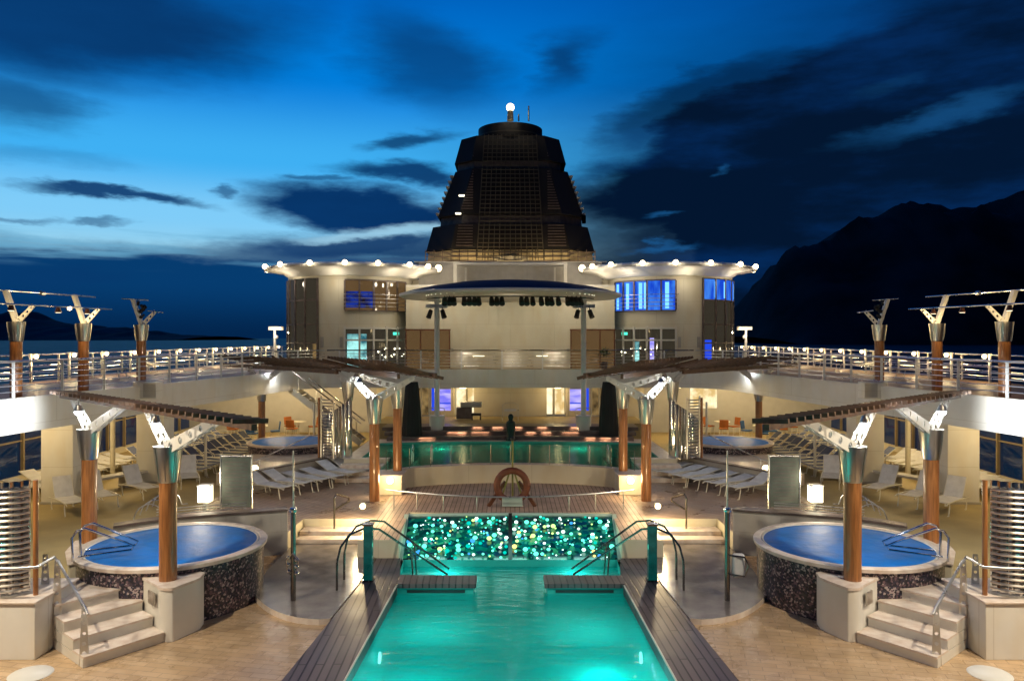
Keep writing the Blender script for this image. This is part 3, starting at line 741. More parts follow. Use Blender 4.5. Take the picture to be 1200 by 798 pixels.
# curved rail in front of terrace
rt = Thing('terrace_rail', 'low curved steel rail along the pool side edge of the plank terrace', 'railing', (0,22.8,.55))
def yr(x): return 22.85+.020*x*x
rt.part(MB().tube([(x*.25, yr(x*.25), .55+.42+.012*(x*.25)**2) for x in range(-15, 16)], .024), 'handrail', M['rail'])
for x in (-3.5,-2.8,-2.0,-1.0,1.75,2.55,3.4): rt.part(MB().cyl((x,yr(x),.55),(x,yr(x),.97+.012*x*x), .018, n=8), 'post', M['rail'])

# life ring stand
lt = Thing('life_ring_stand', 'orange life ring on an A frame stand with tall yellow pole', 'life ring stand', (0.1,23.6,.55))
mb = MB()
for s in (-1, 1): mb.beam((.05+s*.2,23.6,1.3),(.05+s*.72,23.5,.55), .10, .10)
lt.part(mb, 'stand_legs', M['brownwood'])
ring = [( .05+.46*math.cos(R(a)), 23.42, 1.2+.46*math.sin(R(a))) for a in range(0, 361, 15)]
lt.part(MB().tube(ring, .105, 12), 'life_ring', M['orange'])
mb = MB()
for s in (-1, 1): mb.beam((.05+s*.07,23.56,1.6),(.05+s*.32,23.56,.8), .09, .05)
lt.part(mb, 'side_slats', M['ochre'])
lt.part(MB().cyl((.07,23.62,.55),(.07,23.62,2.55), .03, n=8), 'pole', M['ochre'])
lt.part(MB().ball((.07,23.62,2.60), .07, 10), 'pole_tip', M['blackm'])
lt.part(MB().bbox((.06,23.3,.72), (.62,.05,.26)), 'name_plate', M['paleplate'], bev=.01)
# dark bronze bust on the pool edge
x0 = (598.5-598)/900*33.6
mb = MB(); mb.lathe([(.001,ZP),(.22,ZP),(.22,ZP+.08),(.17,ZP+.16),(.19,ZP+.45),(.22,ZP+.70),(.19,ZP+.82),(.10,ZP+.88),(.09,ZP+.93),(.12,ZP+1.0),(.12,ZP+1.08),(.06,ZP+1.16),(.001,ZP+1.17)], x0, 33.75, 20)
one(mb, 'bronze_bust', M['bronze'], 'dark green bronze bust standing at the far rim of the raised pool', 'statue', org=(x0,33.75,ZP))

# ---------------------------------------------------------------- posts with steel caps and perforated arms
def deck_post(x, y, z0, zw, zc, s, label, group, r=.165, arms=(), lamp=None, silver=False):
    t = Thing('canopy_post', label, 'post', (x,y,z0), group, s)
    t.part(MB().cyl((x,y,z0),(x,y,zw), r, n=24), 'pole', M['steel'] if silver else M['wood'])
    mb = MB(); mb.lathe([(r+.006,zw-.03),(r+.02,zw),(r+.10,zc-.02),(r+.10,zc),(r+.085,zc),(.001,zc-.03)], x, y, 24)
    for k in range(8):
        a = R(45*k+10); mb.beam((x+(r+.02)*math.cos(a), y+(r+.02)*math.sin(a), zw), (x+(r+.105)*math.cos(a), y+(r+.105)*math.sin(a), zc-.01), .02, .02)
    t.part(mb, 'steel_cap', M['steel'])
    for (tx, ty, tz) in arms:
        d = Vector((tx-x, ty-y, 0)).normalized(); n = Vector((-d.y, d.x, 0))
        for off in (-.05, .05):
            t.part(MB().perf((x+n.x*off+d.x*.02, y+n.y*off+d.y*.02, zc-.05), (tx+n.x*off, ty+n.y*off, tz), .26, .15, .02, 5, n), 'arm', M['white'])
    if lamp:
        lx, ly, lz, pw, br = lamp
        t.part(MB().lathe([(.001,lz+.16),(.06,lz+.15),(.10,lz+.05),(.105,lz+.01)], lx, ly, 14), 'lamp_hood', M['steel'])
        t.part(MB().cyl((lx,ly,lz+.15),(lx,ly,lz+.32), .02, n=6), 'lamp_bracket', M['steel'])
        t.part(MB().ball((lx,ly,lz), br, 14), 'bulb', M['bulbc'])
        t.light((lx,ly,lz), pw, COOL, br+.015)
    return t
def pergola(a, b, w, z, s, label, n, tilt=0., taper=1., thin=False):
    """ribbon of slats from a to b"""
    a, b = Vector(a), Vector(b); d = (b-a); L = d.length; d.normalize(); nn = Vector((-d.y, d.x))
    t = Thing('slat_canopy', label, 'pergola', (a.x,a.y,z), 'brown slatted canopies over the whirlpools', s)
    for k in ((0,) if thin else (-.32, .32)):
        p, q = a+nn*(w*k), b+nn*(w*k*taper)
        t.part(MB().beam((p.x,p.y,z-.09),(q.x,q.y,z-.09+tilt*L), .10 if thin else .09, .10 if thin else .15), 'beam', M['teakdark'])
    mb = MB(); rnd = random.Random(n)
    for i in range(n):
        f = (i+.5)/n; p = a+d*(L*f); ww = w*(1+(taper-1)*f)
        e0, e1 = p-nn*(ww/2), p+nn*(ww/2)
        zz = z+(.0 if thin else .07)+tilt*L*f; tl = -.02 if thin else -.27
        mb.beam((e0.x,e0.y,zz-tl),(e1.x,e1.y,zz+tl), .055, .08 if thin else .10)
    t.part(mb, 'slats', M['teakdark'], smooth=False)
    return t
GP = 'wooden posts with steel caps carrying the canopies'
for s in (-1, 1):
    dirp = Vector((7.1,-6.7)).normalized()
    a1 = [(-6.64-dirp.x*1.25, 14.9-dirp.y*1.25, 4.28), (-6.64+dirp.x*1.5, 14.9+dirp.y*1.5, 4.28)]
    deck_post(-6.64,14.9,1.0,2.94,3.61,s,'wooden post on white plinth in front of near whirlpool, '+SD[s],GP,
              arms=[(-6.64-.75,14.9+.75,4.25),(-5.2,13.75,4.25)], lamp=(-7.0,15.15,4.02,150,.085))
    deck_post(-9.7,17.7,.75,2.94,3.61,s,'wooden post with steel cap behind the near whirlpool, '+SD[s],GP,
              arms=[(-10.5,18.45,4.25),(-8.3,16.5,4.25)], lamp=(-9.98,17.75,4.0,90,.09)).light((-10.1,17.8,3.95), 380, COOL, .1, spot=75, tgt=(-12.9,18.6,3.7))
    pergola((-11.1,19.0),(-4.1,12.3),.62,4.36,s,'narrow brown slatted canopy over the near whirlpool, '+SD[s],34,thin=True)
    # mid posts
    deck_post(-4.3,24.3,.55,3.02,3.78,s,'dark wooden post beside the plank terrace, '+SD[s],GP,r=.16,
              arms=[(-5.1,24.9,4.4),(-3.2,25.3,4.4)], lamp=(-4.75,24.2,4.28,70,.075))
    deck_post(-3.82,26.0,1.2,3.35,4.08,s,'orange wooden post on the pale wall of the raised pool, '+SD[s],GP,r=.15,
              arms=[(-4.9,25.2,4.42)])
    deck_post(-11.1,34.3,.55,2.9,3.75,s,'orange wooden post beyond the far whirlpool, '+SD[s],GP,r=.15,
              arms=[(-11.9,34.8,4.4),(-9.9,33.4,4.4)], lamp=(-10.4,34.0,4.15,60,.07))
    deck_post(-6.15,29.1,1.2,3.35,4.05,s,'full height steel post beside the chrome shower screen, '+SD[s],GP,r=.15,
              arms=[(-6.9,29.9,4.45),(-5.4,28.4,4.45)], lamp=(-5.75,28.6,4.22,60,.085), silver=True)
    pergola((-12.4,35.2),(-5.6,27.8),2.3,4.58,s,'wide brown slatted canopy over the far whirlpool, '+SD[s],15)
    pergola((-6.35,30.4),(-2.85,23.6),1.9,4.62,s,'brown slatted canopy beside the raised pool, '+SD[s],16)

# ---------------------------------------------------------------- whirlpools
def whirl(cx, cy, Ro, z0, zr, s, label):
    t = Thing('whirlpool', label, 'whirlpool', (cx,cy,z0), 'round whirlpools', s)
    t.part(MB().lathe([(Ro-.05,z0),(Ro-.03,zr-.10)], cx, cy, 72), 'mosaic_wall', M['mosaic'])
    t.part(MB().lathe([(Ro-.03,zr-.10),(Ro+.03,zr-.09),(Ro+.04,zr-.02),(Ro+.01,zr),(Ro-.11,zr),(Ro-.13,zr-.03),(Ro-.13,zr-.12)], cx, cy, 72), 'coping', M['cream'])
    t.part(MB().lathe([(Ro-.25,zr-.10),(Ro-.28,zr-.5),(Ro-.75,zr-.5),(Ro-.8,zr-.85),(.001,zr-.87)], cx, cy, 48), 'basin', M['blue'])
    t.part(MB().lathe([(Ro-.125,zr-.05),(Ro-.17,zr-.035),(Ro*.6,zr-.03),(.001,zr-.02)], cx, cy, 48), 'spa_cover', M['bluewater'])
    t.part(MB().lathe([(Ro-.14,zr-.03),(Ro-.15,zr-.014),(Ro-.175,zr-.014),(Ro-.185,zr-.03)], cx, cy, 64), 'cover_hem', M['white'])
    return t
for s in (-1, 1):
    whirl(-7.4,16.9,1.92,0,1.2,s,'near whirlpool with flat blue surface and pebble mosaic wall, '+SD[s])
    whirl(-9.35,33.0,1.85,.55,1.3,s,'far whirlpool with flat blue surface under the wide canopy, '+SD[s])
    # plinth and steps of the near whirlpool
    t = Thing('whirlpool_steps', 'four white steps with steel handrail up to the near whirlpool, '+SD[s], 'steps', (-7.2,13.8,0), 'white steps to the whirlpools', s)
    A = Vector((-6.5,14.4)); B = Vector((-7.38,13.26)); u = Vector((-.76,.65)).normalized()
    for k in range(4):
        a, b = A+u*(.44*k), B+u*(.44*k); a2, b2 = A+u*2.2, B+u*2.2
        if k == 3: b2 = B+u*2.75; a2 = A+u*2.4
        ex = [(-7.02,15.75)] if k == 3 else []
        off = -u*.035
        t.part(MB().prism([tuple(a),tuple(b),tuple(b2),tuple(a2)]+ex, .002 if k == 0 else .2*k-.02, .2*k+.165), 'riser', M['white'], smooth=False)
        t.part(MB().prism([tuple(a+off),tuple(b+off),tuple(b2),tuple(a2)]+ex if k == 3 else [tuple(a+off),tuple(b+off),tuple(B+u*(.44*k+.5)),tuple(A+u*(.44*k+.5))], .2*k+.165, .2*(k+1)), 'tread', M['cream'], smooth=False, bev=.012)
    # handrail on perforated stanchions
    w = (B-A).normalized(); e = B - w*.06
    hp = []
    for k, z in ((0.1,.2),(1.35,.8),(1.95,.8)):
        q = e+u*k
        hp.append((q, z))
        nrm = Vector((w.x,w.y,0))
        t.part(MB().perf((q.x,q.y,z-.25 if k < 1.9 else z),(q.x,q.y,z+.80), .17, .08, .014, 6, Vector((.25,-1,0)), .26), 'stanchion', M['rail'])
    pts = [(hp[0][0].x-u.x*.15,hp[0][0].y-u.y*.15,.92),(hp[0][0].x,hp[0][0].y,1.02),(hp[1][0].x-u.x*.05,hp[1][0].y-u.y*.05,1.58),(hp[1][0].x+u.x*.15,hp[1][0].y+u.y*.15,1.63),(-8.35,13.55,1.66),(-8.7,13.45,1.66),(-10.6,13.35,1.66)]
    t.part(MB().tube(pts, .026), 'handrail', M['rail'])
    # plinth
    pl = Thing('post_plinth', 'rounded white plinth between steps and mosaic wall, '+SD[s], 'plinth', (-6.5,14.8,0), 'rounded white plinths', s)
    poly = [(-7.60,15.42),(-6.56,14.46)]
    for k in range(7):
        a = R(215+12*k); poly.append((-6.42+.30*math.cos(a), 14.70+.30*math.sin(a)))
    poly += [(-6.14,14.85),(-6.08,15.05),(-6.12,15.35),(-6.6,15.6),(-7.3,15.5)]
    pl.part(MB().prism(poly, .002, .97), 'plinth_body', M['white'], bev=.015)
    pl.part(MB().prism([(x+(x+6.5)*.035, y+(y-15.2)*.035) for x, y in poly], .97, 1.02), 'coping', M['cream'], bev=.012)
    d = Vector((-.66,-.68)).normalized()
    pl.part(MB().bbox((-6.83,14.62,.76), (.26,.03,.24), rz=math.atan2(-.67,.73)+0), 'vent_panel', M['steel'])
    # back platform under post
    bpf = Thing('whirlpool_ledge', 'cream ledge under the post behind the near whirlpool, '+SD[s], 'ledge', (-9.5,17.5,.55), 'cream ledges', s)
    bpf.part(MB().prism([(-9.2,16.0),(-9.75,16.9),(-10.05,17.8),(-9.6,18.15),(-8.9,18.3),(-8.6,17.5),(-8.9,16.2)], .55, .97), 'ledge_body', M['whitewall'], bev=.02)
    bpf.part(MB().prism([(-9.2,15.95),(-9.8,16.9),(-10.1,17.83),(-9.62,18.2),(-8.9,18.35),(-8.6,17.5),(-8.9,16.2)], .97, 1.0), 'coping', M['cream'], bev=.01)
    # whirlpool grab rail
    t = Thing('grab_rail', 'bent chrome grab rail at the rim of the near whirlpool, '+SD[s], 'grab rail', (-9.0,16.2,1.2), 'chrome grab rails', s)
    for k in (0, .45):
        pts = [(-8.95+k*.2,16.0-k,1.18),(-8.97+k*.2,16.0-k,1.65),(-8.9+k*.2,16.05-k,1.78),(-8.75+k*.2,16.1-k,1.82),(-8.1+k*.2,16.35-k*.8,1.45),(-7.95+k*.2,16.4-k*.8,1.36),(-8.0+k*.2,16.4-k*.8,1.28),(-8.85+k*.2,16.0-k,1.27)]
        t.part(MB().tube(pts, .022), 'rail_tube', M['chrome'])
    # far whirlpool platform, wall and rail
    t = Thing('whirlpool_platform', 'pale platform with slate topped wall beside the far whirlpool, '+SD[s], 'platform', (-8.3,29,.55), 'pale whirlpool platforms', s)
    t.part(MB().prism([(-6.75,29.3),(-8.6,26.1),(-10.3,26.9),(-10.9,31.4),(-7.5,31.6),(-6.6,30.4)], .55, .95), 'platform_top', M['cream'], smooth=False)
    d = Vector((-1.85,-3.1)).normalized(); nn = Vector((d.y,-d.x))
    q0, q1 = Vector((-6.6,29.45)), Vector((-8.75,25.8))
    t.part(MB().beam((q0.x,q0.y,.86),(q1.x,q1.y,.86), .16, .62), 'low_wall', M['lowwall'], smooth=False)
    t.part(MB().beam((q0.x,q0.y,1.2),(q1.x,q1.y,1.2), .24, .05), 'wall_coping', M['slate'], smooth=False)
    pts = [(-7.2,30.6,1.9),(-7.9,30.2,1.85),(-9.2,28.2,1.25),(-9.7,27.5,1.15)]
    t.part(MB().tube(pts, .024), 'handrail', M['rail'])
    for p in pts[::2]: t.part(MB().cyl((p[0],p[1],.95),p, .02, n=8), 'post', M['rail'])
    t.part(MB().ball((-9.0,27.05,1.1), .13, 12), 'deck_lamp', M['bulb']); t.light((-9.0,27.05,1.12), 32, WARM, .15)

    # curved low wall behind the near whirlpool
    t = Thing('curved_low_wall', 'grey low wall with slate coping behind the near whirlpool, '+SD[s], 'low wall', (-7.2,19.6,0), 'grey low walls', s)
    cpts = [(-5.88,20.3),(-6.3,20.12),(-7.0,19.88),(-7.8,19.62),(-8.5,19.3),(-9.1,18.9),(-9.55,18.45)]
    poly = cpts+[(x-.10,y+.26) for x, y in cpts[::-1]]
    t.part(MB().prism(poly, .0, 1.14), 'wall_body', M['lowwall'], bev=.01)
    poly = [(x+.03,y-.04) for x, y in cpts]+[(x-.13,y+.30) for x, y in cpts[::-1]]
    t.part(MB().prism(poly, 1.14, 1.19), 'coping', M['slate'], bev=.01)
    # frosted screen
    sx, sy = P(275, 597, 1.19)
    t = Thing('frosted_screen', 'tall grey green notice screen standing on the low wall, '+SD[s], 'screen', (sx,sy+.1,1.19), 'grey green screens', s)
    sy += .12
    t.part(MB().bbox((sx,sy,1.19+.70), (.76,.02,1.32)), 'frosted_panel', M['frost'], bev=.004)
    mb = MB()
    for i in range(11): mb.bbox((sx, sy-.0125, 1.42+i*.10), (.60, .004, .016))
    t.part(mb, 'text_rows', M['slate'], smooth=False)
    for e in (-1, 1): t.part(MB().cyl((sx+e*.41,sy,1.19),(sx+e*.41,sy,2.62), .022, n=8), 'post', M['rail'])
    t.part(MB().cyl((sx-.41,sy,2.58),(sx+.41,sy,2.58), .014, n=8), 'top_bar', M['rail'])
    # glowing cube lantern
    lx, ly = -8.1, 20.4
    t = Thing('cube_lantern', 'glowing square lantern beside the notice screen, '+SD[s], 'lantern', (lx,ly,.55), 'square deck lanterns', s)
    t.part(MB().box(lx-.15,lx+.15,ly-.15,ly+.15,1.36,1.78), 'lantern_glass', M['lantern'], bev=.01)
    t.part(MB().box(lx-.17,lx+.17,ly-.17,ly+.17,1.78,1.81), 'lid', M['rail'], bev=.005)
    t.part(MB().cyl((lx,ly,.55),(lx,ly,1.36), .05, n=10), 'stand', M['rail'])
    t.light((lx,ly-.3,1.95), 22, WARM, .15)
    # tangle of folded chrome luggage-style racks: folded lounger leaning behind wall
    t = Thing('bent_tube_rack', 'low bent steel tube rack behind the curved wall, '+SD[s], 'rack', (-8.6,19.6,1.19), 'bent steel racks', s)
    for k in range(4):
        pts = [(-9.35+.1*k+.75*q, 19.05+.12*k+.35*q, 1.2+.08*k+.35*math.sin(math.pi*min(1, q*1.2))**.5*(1 if q < .84 else .7)) for q in [i/12 for i in range(13)]]
        t.part(MB().tube(pts, .014, 6), 'bent_tube', M['rail'])
    for k in range(3):
        t.part(MB().tube([(-8.9,19.3,1.25+.07*k),(-7.9,19.75,1.25+.07*k),(-6.9,20.1,1.25+.07*k)], .012, 6), 'cross_tube', M['rail'])
    # shower post by the wet slab
    px_, py_ = -4.62, 16.35
    t = Thing('shower_post', 'slim grey shower post with chrome taps on the wet slab, '+SD[s] if s < 0 else 'slim grey post carrying a white float box on the wet slab, '+SD[s], 'shower post', (px_,py_,.12), 'slim posts on the wet slabs', s)
    t.part(MB().cyl((px_,py_,.12),(px_,py_,2.02), .055, n=14), 'pole', M['darkrail'])
    t.part(MB().cyl((px_,py_,2.02),(px_,py_,3.3), .018, n=8), 'mast', M['rail'])
    t.part(MB().lathe([(.07,2.0),(.085,2.04),(.07,2.09),(.02,2.1)], px_, py_, 14), 'collar', M['chrome'])
    if s < 0:
        for z in (.72,.86,1.0):
            t.part(MB().ball((px_+.09,py_-.07,z), .055, 10), 'tap', M['chrome']); t.part(MB().ball((px_-.08,py_-.06,z+.04), .045, 10), 'tap', M['chrome'])
        t.part(MB().tube([(px_,py_,.6),(px_-.1,py_-.08,.75),(px_-.12,py_-.1,1.0),(px_+.02,py_-.12,1.15),(px_+.14,py_-.1,1.0),(px_+.1,py_-.08,.8),(px_,py_,.68)], .017, 8), 'hose', M['chrome'])
    else:
        ox = px_-.22
        t.part(MB().bbox((ox,py_-.05,.88), (.26,.14,.5)), 'float_box', M['sling'], bev=.05)
        t.part(MB().tube([(px_-.02,py_-.08,1.1),(ox-.1,py_-.17,1.08),(ox-.17,py_-.2,.9),(ox-.1,py_-.17,.68),(px_-.02,py_-.08,.7)], .02, 8), 'hoop', M['darkrail'])
    # short handrail by terrace steps
    t = Thing('step_handrail', 'short bent handrail at the low terrace steps, '+SD[s], 'handrail', (-4.95,21.7,.34), 'short step handrails', s)
    t.part(MB().tube([(-4.95,21.6,.3),(-4.95,21.6,1.2),(-4.93,21.75,1.28),(-4.75,22.6,1.0),(-4.75,22.62,.9),(-4.93,21.75,.86)], .028), 'rail_tube', M['darkrail'])

# round wall lamps on the pale wall ends
for s in (-1, 1):
    for (px, py, d, pw, r, lab) in ((457,563,25.0,11,.12,'round lamp on the end of the raised pool wall'), (425,593,21.9,36,.085,'small round lamp at the foot of the terrace corner')):
        x, z = F(px, py, d)
        t = Thing('round_lamp', lab+', '+SD[s], 'lamp', (x,d,z), 'round deck lamps', s)
        t.part(MB().ball((x,d,z), r, 14), 'globe', M['bulby']); t.light((x,d-.5,z+.15), pw*1.5, YEL, r+.015)
        t.part(MB().cyl((x,d+.02,z),(x,d+.25,z), r*.7, n=12), 'base', M['white'])
        if py == 563:
            pl = Thing('wall_end', 'pale wall end block carrying a round lamp, '+SD[s], 'wall', (x,25.3,.55), 'wall end blocks', s)
            pl.part(MB().box(-4.45,-3.55,25.12,26.2,.553,1.19), 'block', M['whitewall'], bev=.02)
            pl.part(MB().box(-4.48,-3.52,25.09,26.2,1.19,1.215), 'coping', M['cream'], bev=.006)

# ---------------------------------------------------------------- chrome shower screens (curved sheet + louvres)
def shower_screen(cx, cy, z0, z1, r, s, label, flip=1):
    t = Thing('shower_screen', label, 'shower screen', (cx,cy,z0), 'louvred shower screens', s)
    # fluted chrome sheet
    mb = MB(); n = 40; vs = []
    for i in range(n+1):
        a = R(200+150*i/n) if flip > 0 else R(190+150*i/n)
        rr = r*(1+.06*math.sin(i*1.35)); vs += [(cx+rr*math.cos(a), cy+rr*math.sin(a), z0+.02), (cx+rr*math.cos(a), cy+rr*math.sin(a), z1-(.9*(1-i/n) if flip else 0))]
    mb.add(vs, [(2*i,2*i+2,2*i+3,2*i+1) for i in range(n)])
    t.part(mb, 'fluted_sheet', M['chrome'])
    dz = .115 if flip else .105
    k = int((z1-z0-.1)/dz); mb = MB(); a_end = 271 if flip else 331
    for i in range(k):
        z = z0+.12+i*dz
        pts = [(cx+(r+.1)*math.cos(R(a)), cy+(r+.1)*math.sin(R(a)), z) for a in range(170, a_end, 10)]
        mb.tube(pts, .024, 6)
    t.part(mb, 'louvres', M['steel'])
    for a in (170, 220, 270):
        t.part(MB().cyl((cx+(r+.13)*math.cos(R(a)),cy+(r+.13)*math.sin(R(a)),z0),(cx+(r+.13)*math.cos(R(a)),cy+(r+.13)*math.sin(R(a)),z1), .03, n=8), 'upright', M['steel'])
    return t
for s in (-1, 1):
    t = shower_screen(-6.55,29.15,1.2,3.5,.55,s,'curved chrome shower screen with louvres near the raised pool, '+SD[s])
    t.part(MB().cyl((-7.2,28.9,.95),(-7.2,28.9,3.45), .045, n=10), 'wooden_edge', M['wood'])
    t = shower_screen(-9.28,14.3,1.04,3.1,.50,s,'large curved chrome shower screen at the white parapet, '+SD[s],0)
    x, y = -8.62, 13.95
    t.part(MB().cyl((x,y,1.04),(x,y,3.12), .045, n=10), 'wooden_edge', M['wood'])
    p = Thing('parapet', 'white parapet under the large shower screen, '+SD[s], 'wall', (-9.5,13.9,0), 'white parapets', s)
    p.part(MB().box(-13,-8.42,13.6,14.9,0,1.0), 'parapet_body', M['white'], bev=.01)
    p.part(MB().box(-13,-8.38,13.56,14.94,1.0,1.04), 'coping', M['cream'], bev=.008)
    # small round tables near the bottom corners
    tx, ty = P(36, 789, .45)
    t = Thing('round_table', 'small white round table at the foot of the steps, '+SD[s], 'table', (tx,ty,0), 'small white tables', s)
    t.part(MB().lathe([(.001,.43),(.30,.43),(.32,.445),(.30,.46),(.001,.46)], tx, ty, 28), 'table_top', M['white'])
    t.part(MB().cyl((tx,ty,.02),(tx,ty,.43), .03, n=10), 'leg', M['railw'])
    t.part(MB().lathe([(.001,.03),(.18,.02),(.2,.002)], tx, ty, 20), 'foot', M['railw'])

# ---------------------------------------------------------------- upper deck (running track) with its rails
inner = [(-13.6,9),(-13.2,14),(-12.75,18.9),(-12.1,23),(-11.55,27),(-11.0,30.6),(-10.6,34),(-10.1,36.2),(-9.3,37.4),(-8.0,37.7)]
def smooth_poly(p, k=4):
    out = []
    for i in range(len(p)-1):
        p0, p1, p2, p3 = [Vector(p[max(0, min(len(p)-1, j))]) for j in (i-1, i, i+1, i+2)]
        for q in range(k):
            t = q/k
            out.append(.5*((2*p1)+(p2-p0)*t+(2*p0-5*p1+4*p2-p3)*t*t+(3*p1-p0-3*p2+p3)*t**3))
    out.append(Vector(p[-1])); return out
inn = smooth_poly(inner)
ZU = 4.1
mb = MB()
poly = [tuple(q) for q in inn]+[(-q.x, q.y) for q in inn[::-1]]+[(13.6,6),(W,6),(W,75),(-W,75),(-W,6),(-13.6,6)]
# split in convex-ish pieces: two sides and the middle balcony
for s in (-1, 1):
    side = [(s*-q.x*-1 if s < 0 else -q.x, q.y) for q in inn]
    side = [((q.x if s < 0 else -q.x), q.y) for q in inn]
    for (xa, ya), (xb, yb) in zip(side, side[1:]):
        mb.add([(xa,ya,ZU),(s*W,ya,ZU),(s*W,yb,ZU),(xb,yb,ZU)], [(0,1,2,3) if s > 0 else (3,2,1,0)])
mb.add([(-W,37.7,ZU),(W,37.7,ZU),(W,75,ZU),(-W,75,ZU)], [(0,1,2,3)])
struct(mb, 'upper_deck', M['updeck'])
mb = MB()
full = [Vector((q.x, q.y)) for q in inn]+[Vector((-q.x, q.y)) for q in inn[::-1]]
vs = []; ZF = 3.25
for q in full: vs += [(q.x, q.y, ZF), (q.x, q.y, ZU+.03), (q.x, q.y, ZU+.03)]
n = len(full)
for a, b in zip(full, full[1:]):
    mb.add([(a.x,a.y,ZF),(b.x,b.y,ZF),(b.x,b.y,ZU+.06),(a.x,a.y,ZU+.06)], [(0,1,2,3)])
    d = (b-a).normalized(); nn = Vector((-d.y, d.x))*.18
    mb.add([(a.x,a.y,ZU+.06),(b.x,b.y,ZU+.06),(b.x+nn.x,b.y+nn.y,ZU+.06),(a.x+nn.x,a.y+nn.y,ZU+.06)], [(0,1,2,3)])
    mb.add([(a.x+nn.x,a.y+nn.y,ZU),(b.x+nn.x,b.y+nn.y,ZU),(b.x+nn.x,b.y+nn.y,ZU+.06),(a.x+nn.x,a.y+nn.y,ZU+.06)], [(3,2,1,0)])
for s in (-1, 1):   # underside
    side = [((q.x if s < 0 else -q.x), q.y) for q in inn]
    for (xa, ya), (xb, yb) in zip(side, side[1:]):
        mb.add([(xa,ya,ZF),(s*W,ya,ZF+.3),(s*W,yb,ZF+.3),(xb,yb,ZF)], [(3,2,1,0) if s > 0 else (0,1,2,3)])
mb.add([(-W,37.7,ZF+.02),(W,37.7,ZF+.02),(W,46,ZF+.3),(-W,46,ZF+.3)], [(3,2,1,0)])
fo = mb.build('deck_edge', M['white'], smooth=False); tag(fo, 'white fascia and ceiling along the edge of the upper deck', 'deck edge')

def railing(name, pts, z, h, label, group, bars=4, spacing=1.65, matp='railw', mp_end=None):
    t = Thing(name, label, 'railing', (pts[0][0], pts[0][1], z), group)
    pv = [Vector(p[:2]) for p in pts]
    for k in range(bars):
        zz = z+h*(k+1)/(bars+1)
        t.part(MB().tube([(p.x,p.y,zz) for p in pv], .014, 6), 'rail_bar', M['rail'])
    t.part(MB().tube([(p.x,p.y,z+h) for p in pv], .032, 8), 'handrail', M['darkrail'] if matp == 'dark' else M['rail'])
    acc = 0; nxt = spacing*.3
    for a, b in zip(pv, pv[1:]):
        L = (b-a).length
        while nxt <= acc+L:
            q = a.lerp(b, (nxt-acc)/L)
            t.part(MB().box(q.x-.035,q.x+.035,q.y-.012,q.y+.012,z,z+h), 'post', M['railw'])
            nxt += spacing
        acc += L
    return t
for s in (-1, 1):
    k = -s
    railing('deck_railing', [(q.x*k+.08*s*-1*-1, q.y) for q in inn[:-3]], ZU+.06, .93, 'steel railing along the inner edge of the running track, '+SD[s], 'upper deck railings', 5, 1.7)
    railing('deck_railing', [(s*(W-.15), y) for y in range(12, 62, 4)], ZU, .98, 'steel railing along the ship side of the upper deck, '+SD[s], 'upper deck railings', 4, 2.42)
railing('balcony_railing', [(x*1.0, 37.85 if abs(x) < 8.2 else 37.7) for x in range(-9, 10)], ZU+.06, .93, 'steel railing with dark handrail in front of the middle balcony', 'upper deck railings', 5, 2.0, 'dark')

# rail lamps
lamp = Thing('rail_lamp', 'x', 'rail lamp', (0,0,0), 'small lamps along the outer rails')
lamp.part(MB().box(-.04,.04,-.03,.03,0,1.0), 'post', M['railw'])
lamp.part(MB().box(-.04,.22,-.03,.03,1.0,1.04), 'arm', M['railw'])
lamp.part(MB().ball((.20,0,.93), .085, 10), 'bulb', M['bulby'])
l = bpy.data.lights.new('rail_light', 'POINT'); l.energy = 55*LP; l.color = YEL; l.shadow_soft_size = .1
lo = bpy.data.objects.new('rail_light', l); col.objects.link(lo); lo.parent = lamp.root; lo.location = (.20,0,.93)
lamp.root['kind'] = 'thing'
locs = []; labs = []
for s in (-1, 1):
    for i in range(13):
        y = 27.7+2.42*i
        locs.append((s*(W-.3), y, ZU, 0 if s < 0 else math.pi)); labs.append('%s small rail lamp from the bow, %s' % (ORD[i] if i else 'first', SD[s]))
place(lamp.root, locs, labs, 'small lamps along the outer rails')

